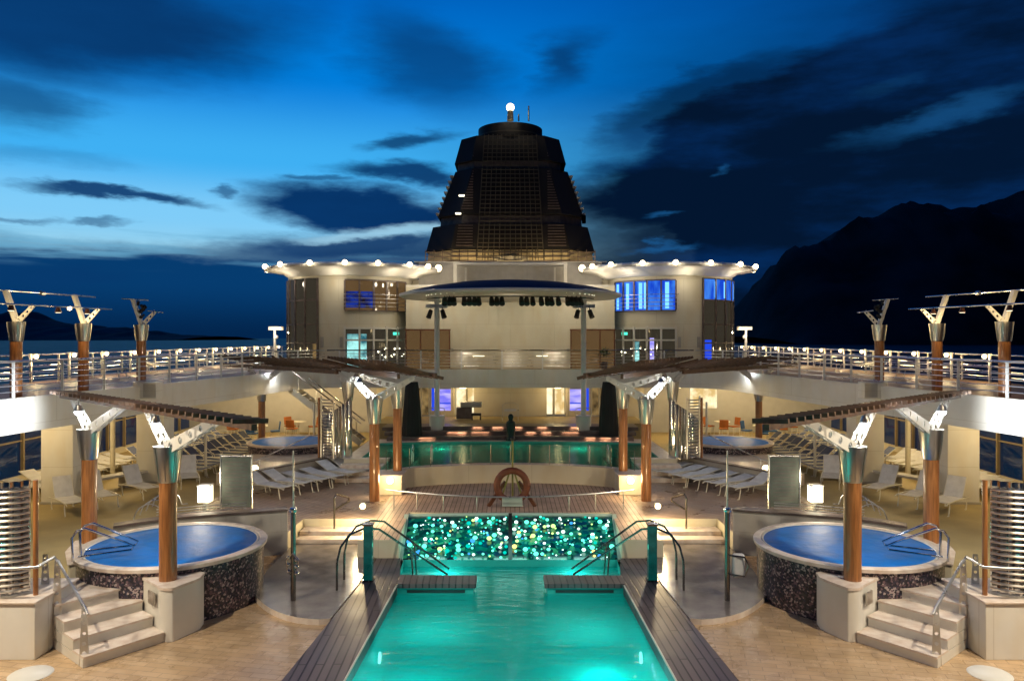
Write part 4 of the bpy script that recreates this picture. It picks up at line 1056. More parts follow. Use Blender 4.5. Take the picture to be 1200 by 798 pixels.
# capped posts with Y arms on upper deck
for s in (-1, 1):
    ups = [(-13.45,20.9),(-12.95,23.3),(-12.35,25.7)]
    for i, (x, y) in enumerate(ups):
        t = Thing('arm_post', '%s wooden post with brass coloured cap and forked arms on upper deck, %s' % (['nearest','middle','farthest'][i], SD[s]), 'post', (x,y,ZU), 'forked posts on the upper deck', s)
        zc = 6.14; zw = 5.62
        t.part(MB().cyl((x,y,ZU),(x,y,zw), .15, n=20), 'pole', M['wood'])
        mb = MB().lathe([(.155,zw-.02),(.165,zw),(.23,zc),(.20,zc),(.001,zc-.03)], x, y, 20)
        for k in range(8):
            a = R(45*k+10); mb.beam((x+.17*math.cos(a), y+.17*math.sin(a), zw), (x+.235*math.cos(a), y+.235*math.sin(a), zc-.01), .02, .02)
        t.part(mb, 'steel_cap', M['steel'])
        t.part(MB().beam((x+.02,y,zc-.03),(x-.28,y,zc+.85), .10, .16, (0,1,0)), 'main_arm', M['white'])
        t.part(MB().perf((x+.03,y,zc-.02),(x+.48,y,zc+.45), .15, .10, .05, 4, (0,1,0)), 'perforated_arm', M['white'])
        if i == 2:
            t.part(MB().cyl((x-.5,y-.3,zc+.86),(x+.05,y+.4,zc+.84), .02, n=6), 'cross_rod', M['rail'])
            t.part(MB().cyl((x+.35,y-.3,zc+.46),(x+.6,y+.3,zc+.42), .02, n=6), 'cross_rod', M['rail'])
            mb = MB(); rnd = random.Random(3)
            for k in range(14): mb.ball((x-.05+rnd.uniform(-.1,.2), y+rnd.uniform(-.1,.1), zc+.3+rnd.uniform(-.05,.45)), rnd.uniform(.04,.08), 6)
            t.part(mb, 'folded_net', M['black'])
    t = Thing('awning_rods', 'two long steel rods with small floodlights strung between forked posts, '+SD[s], 'awning rods', (-13.2,21,6.6), 'long rods over the upper deck', s)
    a, b = Vector((-13.73,20.9,6.99)), Vector((-13.23,23.3,6.99)); d = b-a
    t.part(MB().cyl(a-d*1.5, b+d*.35, .022, n=8), 'upper_rod', M['rail'])
    a2, b2 = Vector((-12.97,20.9,6.59)), Vector((-12.47,23.3,6.59))
    t.part(MB().cyl(a2-d*1.5, b2+d*.22, .022, n=8), 'lower_rod', M['rail'])
    for k in (-.35,.5):
        p = a+d*k; t.part(MB().cyl(p-d*.02,p+d*.03, .07, n=10), 'clamp', M['rail'])
    for k in (.35, .8, -.3):
        p = a2+d*k+Vector((0,0,-.09)); t.part(MB().cyl(p-Vector((0,0,.08)),p+Vector((0,0,.06)), .09, .05, n=10), 'floodlight', M['brownwood']); t.part(MB().cyl(p-Vector((0,0,.092)),p-Vector((0,0,.082)), .07, n=10), 'lens', M['walllamp']); t.light(tuple(p-Vector((0,0,.2))), 11, YEL, .07)
    if s < 0:
        p = a2+d*.52+Vector((0,0,-.04)); t.part(MB().ball(tuple(p), .06, 10), 'bulb', M['bulby'])

# white pillars under the upper deck
for s in (-1, 1):
    for i, (x0, x1, y0, y1, zt) in enumerate(((-14.55,-13.55,23.8,24.7,3.4),(-13.25,-12.25,27.2,28.0,3.4))):
        t = Thing('deck_pillar', '%s square white pillar under the running track, %s' % (['nearer','farther'][i], SD[s]), 'pillar', (x0,y0,.55), 'square white pillars', s)
        t.part(MB().box(x0,x1,y0,y1,.55,zt), 'shaft', M['white'], bev=.02)
        t.part(MB().box(x0-.03,x1+.03,y0-.03,y1+.03,.552,.62), 'skirting', M['lowwall'])
    t = Thing('vent_box', 'pale box fixed to the upper deck edge, '+SD[s], 'box', (-11.9,26,4.0), 'pale boxes on the deck edge', s)
    t.part(MB().box(-12.1,-11.35,24.6,25.1,3.75,4.28), 'box_body', M['white'], bev=.02)
    t.part(MB().box(-11.75,-11.35,24.57,24.6,3.8,4.23), 'front_panel', M['lowwall'])
    # slim white columns
    for i, (px, yb, yt) in enumerate(((241,558,492),(368,527,478),(222,500,440),(132,560,500),(65,575,500),(322,497,455))):
        x, y = P(px, yb, .55)
        if i < 2: h = 2.1 if i == 0 else 2.2
        else: h = 2.9
        one(MB().cyl((x,y,.55),(x,y,.55+h if i < 2 else 3.4), .05 if i < 2 else .09, n=12), 'slim_column', M['whitewall'],
            ['slim pale column beside the blue loungers','slim pale column at the far whirlpool','pale column behind the lounger rows','pale column by the ship side windows','pale column before the large windows','pale column at the far seating'][i]+', '+SD[s], 'column', 'slim columns of the open deck', s, org=(x,y,.55))
    # grey bench between pillars
    t = Thing('grey_bench', 'long grey bench between the white pillars, '+SD[s], 'bench', (-13.6,26,.55), 'grey benches', s)
    t.part(MB().beam((-14.2,24.9,1.0),(-13.0,27.2,1.0), .5, .08), 'seat', M['lowwall'], bev=.01)
    t.part(MB().beam((-14.05,25.1,.76),(-13.8,25.6,.76), .4, .4), 'leg', M['lowwall'])
    t.part(MB().beam((-13.4,26.5,.76),(-13.15,26.95,.76), .4, .4), 'leg', M['lowwall'])

# added floodlight masts out of view, put in to warm the near deck
for s in (-1, 1):
    for i, (x, y, z, tx, ty, pw, sp) in enumerate(((-9.5,8.0,11.0,-6.6,14.6,1300,66),(-10.8,11.6,4.9,-6.0,15.0,260,120))):
        t = Thing('added_fill_mast', ['tall added fill light mast out of view, ','shorter added fill light mast out of view beside the whirlpool deck, '][i]+SD[s], 'floodlight', (x,y,0), 'added fill light masts', s)
        t.part(MB().cyl((x,y,0),(x,y,z+.25), .06, n=10), 'pole', M['railw'])
        d = Vector((tx-x, ty-y, -z)).normalized(); c = Vector((x,y,z))+Vector((d.x,d.y,0))*.16
        t.part(MB().cyl(c-d*.14, c+d*.02, .10, .17, n=14), 'housing', M['blackm'])
        t.part(MB().cyl(c+d*.021, c+d*.03, .15, n=14), 'lens', M['bulb'])
        q = c+d*.1; t.light(tuple(q), pw, WARM, .15, spot=sp, tgt=(tx,ty,0))
# glazed ship side
for s in (-1, 1):
    t = Thing('glazed_side', 'tall dark windows with pale posts along the ship side, '+SD[s], 'window wall', (-W,30,.55), 'glazed ship sides', s)
    t.part(MB().box(-W,-W+.12,13.9,46,.55,.80), 'sill_wall', M['whitewall'], smooth=False)
    for i in range(22):
        y = 14.5+1.45*i
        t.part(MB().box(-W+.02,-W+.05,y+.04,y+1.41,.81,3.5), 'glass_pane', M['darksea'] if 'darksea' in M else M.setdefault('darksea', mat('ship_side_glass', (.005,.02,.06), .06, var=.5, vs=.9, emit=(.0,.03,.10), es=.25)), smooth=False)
        t.part(MB().box(-W,-W+.16,y-.04,y+.04,.80,3.5), 'post', M['bronzepost'])
    t.part(MB().box(-W+.0,-W+.12,13.9,46,2.0,2.05), 'cross_bar', M['bronzepost'], smooth=False)
# ceiling lamps below the upper deck
rnd = random.Random(9)
for s in (-1, 1):
    for i, y in enumerate((22.0,26.0,30.0,34.0,38.0)):
        x = -15.2 if i % 2 else -15.0
        t = Thing('ceiling_lamp', '%s yellow ceiling lamp above the covered walkway, %s' % (['nearest','second','third','fourth','farthest'][i], SD[s]), 'ceiling lamp', (x,y,3.4), 'walkway ceiling lamps', s)
        t.part(MB().cyl((x,y,3.30),(x,y,3.36), .16, n=16), 'diffuser', M['bulby'])
        t.part(MB().cyl((x,y,3.36),(x,y,3.42), .20, n=16), 'housing', M['white'])
        t.light((x,y,3.16), 44 if i < 4 else 50, YEL, .12)
    for i, (x, y) in enumerate(((-8.5,39.0),(-12,39.5),(-2.4,38.8))):
        t = Thing('ceiling_lamp', '%s yellow ceiling lamp under the balcony, %s' % (['inner','outer','stage side'][i], SD[s]), 'ceiling lamp', (x,y,3.2), 'balcony ceiling lamps', s)
        t.part(MB().cyl((x,y,3.16),(x,y,3.24), .16, n=16), 'diffuser', M['bulby'])
        t.light((x,y,3.0), 48 if i < 2 else 9, YEL, .12)

# ---------------------------------------------------------------- superstructure, lower storey
DL = 39.6
lw = Thing('lower_deckhouse', 'pale lower storey of the superstructure behind the stage', 'deckhouse', (0,DL,.55))
lw.part(MB().box(-1.88,1.88,DL,DL+.3,1.66,3.27), 'middle_wall', M['whitewall'], smooth=False)
def FX(px, d=DL): return (px-598)*d/900
for s in (-1, 1):
    def part(mb, nm, m, **k):
        o = mb.build(nm, m, lw.root, (0,DL,.55), s == 1, False); return o
    # vestibule: recessed lit box
    xa, xb = FX(533), FX(555)
    part(MB().box(xa,xb,DL+1.2,DL+1.25,1.66,3.2), 'vestibule', M['warmlit'])
    part(MB().box(xb,xb+.05,DL+.31,DL+1.2,1.66,3.2), 'vestibule_side', M['whitewall'])
    part(MB().box(xa-.12,xa,DL-.05,DL+1.2,1.66,3.27), 'vestibule_side', M['whitewall'])
    part(MB().box(xa+.5,xa+.62,DL+1.14,DL+1.2,1.66,3.0), 'inner_door_frame', M['whitewall'])
    xs0, xs1 = FX(508), FX(532)
    part(MB().box(xs0+.2,xs1-.13,DL+.1,DL+.15,1.95,3.05), 'lilac_screen', M['lilac'])
    part(MB().box(xs0+.2,xs1-.13,DL+.08,DL+.1,2.3,2.36), 'screen_band', M['screenblue'])
    part(MB().box(xs0-.1,xs0+.2,DL+.1,DL+.15,1.75,3.1), 'blue_screen_edge', M['screenblue'])
    part(MB().box(xs0-.1,xs1-.12,DL-.02,DL+.1,1.66,1.95), 'sill_wall', M['whitewall'])
    for x in (xs0-.14, xs1-.13): part(MB().box(x-.03,x+.03,DL-.04,DL+.15,1.66,3.27), 'window_frame', M['whitewall'])
    xw0, xw1 = FX(484), FX(503)
    part(MB().box(xw0,xw1,DL+.1,DL+.15,1.7,3.15), 'brown_window', M['warmdim'])
    for x in (xw0, (xw0+xw1)/2, xw1): part(MB().box(x-.04,x+.04,DL-.02,DL+.12,1.66,3.27), 'window_frame', M['whitewall'])
    part(MB().box(-6.9,xw0,DL,DL+.3,.6,3.27), 'corner_wall', M['whitewall'])
    # outer part of the storey, set back, at walkway level
    D2 = 42.5
    if s < 0:
        part(MB().box(-W,-6.9,D2,D2+.3,.55,1.5), 'dado_wall', M['whitewall'])
        part(MB().box(-W,-6.9,D2+.05,D2+.3,1.5,3.5), 'back_wall', M['carpet'])
        for a, b, z0, z1 in ((-12.7,-11.3,1.75,3.1),(-11.2,-9.9,1.75,3.1),(-9.5,-7.2,1.4,3.15)):
            o = part(MB().box(a,b,D2-.02,D2+.04,z0,z1), 'lit_window', M['warmlit'])
            for x in (a, b): part(MB().box(x-.05,x+.05,D2-.05,D2+.02,z0,z1), 'window_frame', M['orange'] if b < -9.6 else M['whitewall'])
        part(MB().box(-12.9,-7.2,D2-.09,D2-.05,1.62,1.70), 'orange_rail', M['cafe'])
    else:
        part(MB().box(-W,-6.9,D2,D2+.3,.55,1.3), 'dado_wall', M['whitewall'])
        part(MB().box(-W,-6.9,D2+.05,D2+.3,1.3,3.5), 'back_wall', M['carpet'])
        a, b = -10.9, -9.5
        part(MB().box(a,b,D2-2.0,D2-1.95,2.0,3.2), 'lit_panel', M['warmlit'])
        for a, b in ((-12.3,-11.1),(-13.9,-12.6),(-9.2,-8.2),(-8.1,-7.2)):
            part(MB().box(a,b,D2-.02,D2+.04,1.1,3.2), 'dark_window', M['darkglass'])
            for x in (a, b): part(MB().box(x-.05,x+.05,D2-.05,D2+.02,1.1,3.2), 'window_frame', M['funnelw'])
        part(MB().box(-13.9,-7.2,D2-.09,D2-.05,1.95,2.03), 'orange_rail', M['cafe'])

# ---------------------------------------------------------------- superstructure, upper storeys
DU = 39.9
mw = Thing('middle_block', 'cream middle wall of the superstructure behind the round canopy', 'building', (0,DU,ZU))
mw.part(MB().box(-5.42,5.42,DU,DU+.4,ZU,8.35), 'front_wall', M['whitewall'], smooth=False)
for s in (-1, 1):
    x = s*1.15
    mw.part(MB().box(x-.5,x+.5,DU-.05,DU-.002,ZU+.03,7.5), 'wall_rib', M['whitewall'], smooth=False)
    a, b = sorted((s*-FX(476, DU), s*-FX(527, DU)))
    mw.part(MB().box(a,b,DU-.03,DU-.002,ZU+.03,6.08), 'brown_door', M['brownglass'], smooth=False)
    for k in range(4):
        x = a+(b-a)*k/3
        mw.part(MB().box(x-.03,x+.03,DU-.07,DU-.03,ZU+.03,6.08), 'door_frame', M['brownwood'], smooth=False)
    mw.part(MB().box(a-.05,b+.05,DU-.07,DU-.002,6.08,6.16), 'door_head', M['brownwood'], smooth=False)
    # wall speaker dots
    mw.part(MB().box(s*3.0-.06,s*3.0+.06,DU-.12,DU-.002,5.0,5.15), 'wall_fixture', M['lowwall'])
    # wall lamps on ribs
    lx = s*.75*2.2
    mw.part(MB().box(lx-.3,lx+.3,DU-.06,DU-.03,ZU+.62,ZU+.68), 'wall_lamp', M['walllamp'])
# upper deckhouse behind the canopy; wall greyed to stand in for shading
mw.part(MB().box(-5.0,5.0,42,42.4,8.45,9.82), 'upper_wall', M['lowwall'], smooth=False)
mw.part(MB().box(-5.42,5.42,DU,46,8.35,8.45), 'upper_slab', M['white'], smooth=False)
mb = MB()
for x in (-2.95, 2.95): mb.box(x-.09,x+.09,41.0,41.2,8.45,9.6); mb.box(x*.82-.05,x*.82+.05,41.6,41.7,8.45,9.5)
mb.box(-3.05,3.05,40.95,41.95,9.6,9.72)
mw.part(mb, 'portal_frame', M['white'], smooth=False)
mw.part(MB().box(-5.3,5.3,42,49,9.82,9.88), 'roof_slab', M['white'], smooth=False)

# towers
def cyl_panel(cx, cy, r, a0, a1, z0, z1, t=.02, n=None):
    n = n or max(2, int(abs(a1-a0)/4)); mb = MB(); vs = []
    for i in range(n+1):
        a = R(a0+(a1-a0)*i/n)
        for rr, z in ((r,z0),(r,z1),(r-t,z1),(r-t,z0)): vs.append((cx+rr*math.cos(a), cy+rr*math.sin(a), z))
    fs = []
    for i in range(n):
        for q in range(4): fs.append((4*i+q, 4*i+4+q, 4*i+4+(q+1) % 4, 4*i+(q+1) % 4))
    fs += [(0,1,2,3), (4*n+3,4*n+2,4*n+1,4*n)]
    mb.add(vs, fs); return mb
TX, TY, TR = -8.75, 42.3, 3.35
for s in (-1, 1):
    nm = 'brown windows' if s < 0 else 'glowing blue upper windows'
    t = Thing('round_tower', 'round cream corner tower with '+nm+' and ring of roof lamps', 'tower', (TX,TY,ZU), 'round corner towers', s)
    t.part(cyl_panel(TX,TY,TR,180,360,ZU,8.9,.2,48), 'wall', M['whitewall'])
    t.part(MB().box(TX-TR+.02,TX+TR+.4,TY,TY+6,ZU,8.9), 'rear_wall', M['whitewall'], smooth=False)
    # angle of a pixel on the cylinder
    def ang(px):
        best = None
        for i in range(181, 360):
            a = R(i); x = TX+TR*math.cos(a); y = TY+TR*math.sin(a)
            e = abs(598+900*x/y-px)
            if best is None or e < best[0]: best = (e, i)
        return best[1]
    a_l, a_m, a_w0, a_w1 = 184, ang(373), ang(404), 338
    # tall dark corner glazing
    zt, zb = 8.75, ZU+.05
    t.part(cyl_panel(TX,TY,TR+.03,a_l,a_m,zb,zt,.025), 'tall_glazing', M['darkglass'])
    nf = 5
    for k in range(nf+1):
        a = a_l+(a_m-a_l)*k/nf
        t.part(cyl_panel(TX,TY,TR+.09,a-.8,a+.8,zb,zt,.06,2), 'mullion', M['slate'])
    for z in (ZU+1.3, 6.35, 7.6): t.part(cyl_panel(TX,TY,TR+.07,a_l,a_m,z,z+.07,.04), 'transom', M['slate'])
    if s > 0:
        t.part(cyl_panel(TX,TY,TR+.05,a_l+2,a_m-1.5,7.67,8.7,.012), 'blue_window', M['blueglass'])
        for k in (.2,.62,.8):
            a = a_l+(a_m-a_l)*k; t.part(cyl_panel(TX,TY,TR+.065,a-1,a+1,7.75,8.6,.01,2), 'blue_glow_strip', M['bluebright'])
        t.part(cyl_panel(TX,TY,TR+.05,a_m-9,a_m-2,ZU+.1,5.6,.012,3), 'purple_door', M['screenblue'])
    else:
        t.part(cyl_panel(TX,TY,TR+.05,a_m-5,a_m-1.5,ZU+.3,5.4,.012,3), 'warm_reflection_pane', M['warmdim'])  # glowing pane paints a warm reflection on the dark glass
    # upper windows
    z0, z1 = 7.12, 8.62
    gm = M['brownglass'] if s < 0 else M['blueglass']
    t.part(cyl_panel(TX,TY,TR+.03,a_w0,a_w1,z0,z1,.025), 'upper_window', gm)
    n = 5
    for k in range(n+1):
        a = a_w0+(a_w1-a_w0)*k/n
        t.part(cyl_panel(TX,TY,TR+.09,a-.7,a+.7,z0,z1,.06,2), 'window_frame', M['slate'])
    for z in (z0-.06, z1): t.part(cyl_panel(TX,TY,TR+.09,a_w0,a_w1,z,z+.06,.06), 'window_frame', M['slate'])
    if s > 0:
        for k in (.12,.42,.50,.72,.93):
            a = a_w0+(a_w1-a_w0)*k; t.part(cyl_panel(TX,TY,TR+.045,a-1.7,a+1.7,z0+.08,z1-.08,.012,2), 'blue_glow_strip', M['bluebright'])
    else:
        t.part(cyl_panel(TX,TY,TR+.045,a_w0+1,a_w0+(a_w1-a_w0)*.42,z0+.12,z1-.55,.012,6), 'blue_reflection_pane', M['bluedim'])  # glowing pane paints a blue reflection on the brown glass
    for z in (7.3,7.5,7.7,7.9): t.part(cyl_panel(TX,TY,TR+.32,a_w0-2,a_w1,z,z+.025,.025), 'guard_bar', M['rail'])
    # lower windows and door
    z0, z1 = ZU+.06, 6.15
    t.part(cyl_panel(TX,TY,TR+.03,a_w0,a_w1,z0,z1,.025), 'lower_glazing', M['darkglass'])
    n = 5
    for k in range(n+1):
        a = a_w0+(a_w1-a_w0)*k/n
        t.part(cyl_panel(TX,TY,TR+.10,a-.8,a+.8,z0,z1+.15,.07,2), 'window_frame', M['white'])
    t.part(cyl_panel(TX,TY,TR+.10,a_w0,a_w1,5.55,5.63,.07), 'window_frame', M['white'])
    t.part(cyl_panel(TX,TY,TR+.10,a_w0,a_w1,z1,z1+.1,.07), 'window_frame', M['white'])
    if s < 0:
        t.part(cyl_panel(TX,TY,TR+.045,a_w0+2,a_w0+(a_w1-a_w0)*.30,z0+.02,z1-.25,.012), 'cyan_lit_door', M['cyanlit'])
    else:
        t.part(cyl_panel(TX,TY,TR+.045,a_w0+(a_w1-a_w0)*.52,a_w0+(a_w1-a_w0)*.6,z0+.1,5.5,.012), 'cyan_lit_pane', M['cyanlit'])
        t.part(cyl_panel(TX,TY,TR+.045,a_w0+(a_w1-a_w0)*.3,a_w0+(a_w1-a_w0)*.36,z0+.1,5.7,.012), 'lilac_pane', M['lilac'])
    t.part(cyl_panel(TX,TY,TR+.05,a_w0+(a_w1-a_w0)*.72,a_w0+(a_w1-a_w0)*.84,5.85,6.0,.012), 'exit_sign', M['greensign'])
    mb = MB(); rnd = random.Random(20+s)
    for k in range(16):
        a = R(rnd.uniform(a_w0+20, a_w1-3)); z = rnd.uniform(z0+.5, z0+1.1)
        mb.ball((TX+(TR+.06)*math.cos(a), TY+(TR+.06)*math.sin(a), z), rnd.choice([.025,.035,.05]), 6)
    t.part(mb, 'reflected_bulbs', M['lantern'])  # small glowing balls paint bulb reflections onto the glazing
    for a in (a_m+4, a_w0-3):
        t.part(cyl_panel(TX,TY,TR+.06,a-1.2,a+1.2,5.2,5.75,.05,2), 'wall_fixture', M['lowwall'])
    # roof disc
    ZR = 9.28; RR = 4.65; RY = .78
    def ell(prof, n=72):
        mb = MB(); mb.lathe(prof, 0, 0, n)
        mb.v = [(TX+.35+x, TY-1.15+y*RY, z) for x, y, z in mb.v]; return mb
    t.part(ell([(.001,ZR+.22),(RR-.5,ZR+.2),(RR,ZR+.08),(RR+.04,ZR+.02),(RR,ZR-.06),(RR-.9,ZR-.2),(3.4,ZR-.42),(.001,ZR-.42)]), 'roof', M['white'])
    # roof lamps
    for k, a in enumerate((178,203,228,252,274,294,316,334,352)):
        x = TX+.35+(RR+.0)*math.cos(R(a)); y = TY-1.15+(RR+.0)*RY*math.sin(R(a))
        t.part(MB().ball((x,y-.05,ZR+.10), .135 if 0 < k < 8 else .18, 12), 'roof_lamp', M['bulb'])
        t.light((x,y-.05,ZR+.10), 20, WARM, .21)
        # down-washing spot under rim
    for a in (215, 265, 310, 340):
        x = TX+.35+(RR-.6)*math.cos(R(a)); y = TY-1.15+(RR-.6)*RY*math.sin(R(a))
        t.light((x,y,ZR-.75), 9, WARM, .12)
# funnel
DFu = 50.0
def fx(px): return (px-598)*DFu/900
def fz(py): return EYE+(396-py)*DFu/900
ft = Thing('funnel', 'tall dark tapering funnel with pale grid front and bright top lamp', 'funnel', (0,DFu,10))
def frustum(x0b, x1b, zb, x0t, x1t, zt, db, dt):
    # chamfered corners
    def ringp(x0, x1, z, y0, dep):
        c = (x1-x0)*.16
        return [(x0+c,y0,z),(x1-c,y0,z),(x1,y0+c,z),(x1,y0+dep,z),(x0,y0+dep,z),(x0,y0+c,z)]
    a = ringp(x0b,x1b,zb,DFu+db,7); b = ringp(x0t,x1t,zt,DFu+dt,7-dt)
    mb = MB(); mb.add(a+b, [(i,(i+1) % 6,(i+1) % 6+6,i+6) for i in range(6)]+[tuple(range(6, 12)), tuple(range(5, -1, -1))]); return mb
tiers = [('base_band', 497,699,307,499,697,293,0,.0,M['funnelw']), ('lower_tier', 496,700,292,504,692,262,-.15,.15,M['funnel']),
         ('lower_louvres', 512,686,262,514,684,248,.7,.7,M['slate']), ('middle_tier', 510,687,250,531,668,194,.2,.8,M['funnel']),
         ('upper_louvres', 533,664,194,534,662,182,1.2,1.2,M['slate']), ('upper_tier', 530,666,184,538,658,153,.9,1.3,M['funnel'])]
for nm, a, b, y0, c, d, y1, db, dt, m in tiers:
    ft.part(frustum(fx(a),fx(b),fz(y0),fx(c),fx(d),fz(y1),db,dt), nm, m, smooth=False)
zc0, zc1 = fz(153), fz(137)
mb = MB(); mb.lathe([(fx(638),zc0),(fx(638)*1.0,zc1),(fx(625),zc1+.12),(.001,zc1+.2)], 0, DFu+3.4, 36); ft.part(mb, 'top_drum', M['funnel'])
ft.part(MB().lathe([(fx(640),zc0+.25),(fx(640),zc0+.32)], 0, DFu+3.4, 36), 'drum_ring', M['grid'])
for x in (-5.2,-2,2,5.2): ft.light((x,DFu-1.6,10.15), 34, YEL, .1)
# front grid
mb = MB()
def gy(py):    # front plane following the tiers
    t_ = (292-py)/(292-153); return DFu-.35+1.3*t_
for i in range(13):
    f = -1+2*i/12
    for k in range(8):
        p0, p1 = 306-(306-153)*k/8, 306-(306-153)*(k+1)/8
        hw = lambda py: 39-8*(306-py)/153
        mb.beam(((f*hw(p0))*DFu/900, gy(p0), fz(p0)), ((f*hw(p1))*DFu/900, gy(p1), fz(p1)), .035 if i % 2 else .05, .05)
py = 306
while py > 153:
    hw = 39-8*(306-py)/153
    mb.box(-hw*DFu/900, hw*DFu/900, gy(py)-.03, gy(py)+.03, fz(py)-.02, fz(py)+.02); py -= 5.2
ft.part(mb, 'front_grid', M['grid'], smooth=False)
mb = MB()
for z_, w_ in ((262,-.0),(250,0),(193,0),(183,0),(307,0),(292,0)):
    pass
for px in [499+i*9.9 for i in range(21)]:
    mb.box(fx(px)-.025,fx(px)+.025,DFu-.12,DFu-.07,fz(307),fz(293))
for py in (306,301,296): mb.box(fx(498),fx(698),DFu-.14,DFu-.09,fz(py)-.025,fz(py)+.025)
ft.part(mb, 'base_grid', M['slate'], smooth=False)
mb = MB()
for (xa, xb, y0, xc, xd, y1, da, db_) in ((504,694,288,508,690,264,-.1,.1),(513,684,244,532,666,198,.2,.75),(532,665,179,539,657,156,.9,1.25)):
    n_ = int((y0-y1)/3.2)
    for q in range(n_+1):
        f = q/n_; py = y0+(y1-y0)*f; l_, r_ = xa+(xc-xa)*f, xb+(xd-xb)*f; w_ = (r_-l_)*.16; yy = DFu+da+(db_-da)*f-.05
        for (p_, q_) in ((l_+w_, 598-44), (598+44, r_-w_)):
            if q_ > p_: mb.box(fx(p_),fx(q_),yy-.02,yy+.02,fz(py)-.03,fz(py)+.03)
ft.part(mb, 'louvre', M['slate'], smooth=False)
for s in (-1, 1):
    mb = MB()
    for k in range(8):
        py = 246-k*6.5
        x = fx(510+(246-py)*.375) if s < 0 else fx(687-(246-py)*.34)
        mb.box(x-.12,x+.12,DFu+1.6,DFu+6,fz(py)-.02,fz(py)+.05)
    ft.part(mb, 'side_louvres', M['white'], smooth=False)
    for (px, py) in ((535,190),(509,253)):
        x = fx(px)*-s*-1 if s < 0 else -fx(px)
        ft.part(MB().box(x-.12,x+.12,DFu+1.4,DFu+1.8,fz(py)-.25,fz(py)+.25), 'side_plate', M['white'])
for px, py in ((541,229.5),(537,250.5)):
    ft.part(MB().bbox((fx(px),DFu-.02,fz(py)), (.35,.06,.10)), 'small_lamp', M['lantern'])
ft.part(MB().cyl((0,DFu+.6,zc1-.1),(0,DFu+.6,fz(127)), .22, .18, n=12), 'lamp_base', M['funnelw'])
ft.part(MB().ball((0,DFu+.6,fz(123)), .26, 14), 'top_lamp', M['bulb']); ft.light((0,DFu+.6,fz(123)), 120, WARM, .3)
for px, h in ((608,.25),(620,.8)):
    ft.part(MB().cyl((fx(px),DFu+1.0,zc1),(fx(px),DFu+1.0,zc1+.2+h), .06, .05, n=6), 'aerial', M['blackm'])
ft.part(MB().cyl((0,DFu+3,3.2),(0,DFu+3,11), 3.5, n=8), 'casing', M['whitewall'])

# ---------------------------------------------------------------- round stage canopy
cp = Thing('round_canopy', 'round blue topped canopy with hanging spotlights over the stage', 'canopy', (0,35.5,1.66))
CZ = 7.62; CR = 5.05
cp.part(MB().lathe([(.001,CZ+.72),(1.2,CZ+.69),(2.6,CZ+.57),(3.8,CZ+.38),(CR-.5,CZ+.22),(CR-.08,CZ+.09)], 0, 35.5, 64), 'fabric_top', M['navy'])
cp.part(MB().lathe([(CR-.08,CZ+.09),(CR+.05,CZ+.06),(CR+.05,CZ-.04),(CR-.1,CZ-.1),(CR-1.2,CZ+.02),(.001,CZ+.28)], 0, 35.5, 64), 'rim', M['white'])
mb = MB()
for i in range(25):
    a = R(195+150*i/24); mb.ball((3.9*math.cos(a), 35.5+3.9*math.sin(a), CZ-.02), .014, 6)
cp.part(mb, 'rim_bulbs', M['lantern'])
cp.part(MB().tube([(4.0*math.cos(R(a)), 35.5+3.0*math.sin(R(a))+.2, CZ-.15) for a in range(200, 341, 7)], .03, 6), 'light_bar', M['blackm'])
for px in (521,527,532,544,550,556,561,576,582,588,611,617,624,634,641,646,654,665,670,675,680):
    x = FX(px, 33.4); y = 33.3
    mb = MB(); mb.cyl((x,y,CZ-.1),(x,y,CZ-.24), .02, n=6); mb.cyl((x,y+.14,CZ-.20),(x+.02,y-.14,CZ-.46), .10, .125, n=10); mb.ball((x,y+.1,CZ-.24), .11, 8)
    cp.part(mb, 'spotlight', M['blackm'])
for s in (-1, 1):
    x = s*3.36; y = 35.2
    cp.part(MB().cyl((x,y,1.3),(x,y,CZ), .12, n=16), 'mast', M['railw'])
    cp.part(MB().beam((x-.5,y-.12,7.15),(x+.5,y-.12,7.15), .12, .16), 'truss', M['rail'])
    for e in (-1, 1):
        mb = MB(); mb.cyl((x+e*.26,y-.15,6.95),(x+e*.36,y-.3,6.62), .10, .12, n=12); mb.cyl((x+e*.26,y-.13,7.1),(x+e*.26,y-.13,6.9), .02, n=6)
        cp.part(mb, 'mast_spotlight', M['blackm'])
    # white planter at foot
    t = Thing('mast_planter', 'round white drum at the foot of the canopy mast, '+SD[s], 'planter', (x,y,1.3), 'round mast drums')
    t.part(MB().lathe([(.001,2.15),(.36,2.15),(.36,2.10),(.33,1.3)], x, y, 24), 'drum', M['white'])
    t.part(MB().tube([(x-.35,y,2.1),(x-.35,y,2.45),(x-.2,y,2.5),(x+.2,y,2.5),(x+.35,y,2.45),(x+.35,y,2.1)], .018, 6), 'hoop', M['rail'])
    # black draped column
    bx = FX(479, 33)*-s
    t = Thing('draped_column', 'tall black fabric draped column at the stage, '+SD[s], 'draped column', (bx,33.6,ZP), 'black draped columns')
    mb = MB(); vs = []; n = 28
    for z, r in ((ZP,.44),(2.4,.38),(3.4,.30),(3.75,.25)):
        for i in range(n):
            a = 2*math.pi*i/n; rr = r*(1+.07*math.sin(i*math.pi)); rr = r*(1+(.06 if i % 2 else -.04)); vs.append((bx+rr*math.cos(a), 34.1+rr*.6*math.sin(a), z))
    mb.add(vs, [(j*n+i, j*n+(i+1) % n, (j+1)*n+(i+1) % n, (j+1)*n+i) for j in range(3) for i in range(n)]+[tuple(range(3*n, 4*n))])
    t.part(mb, 'fabric', M['black'])
    t.part(MB().cyl((bx,34.1,3.75),(bx,34.1,3.95), .05, n=8), 'finial', M['rail'])
cp.light((-2.4,36.5,7.3), 42, WARM, .1, spot=120, tgt=(-3,40,5.5))
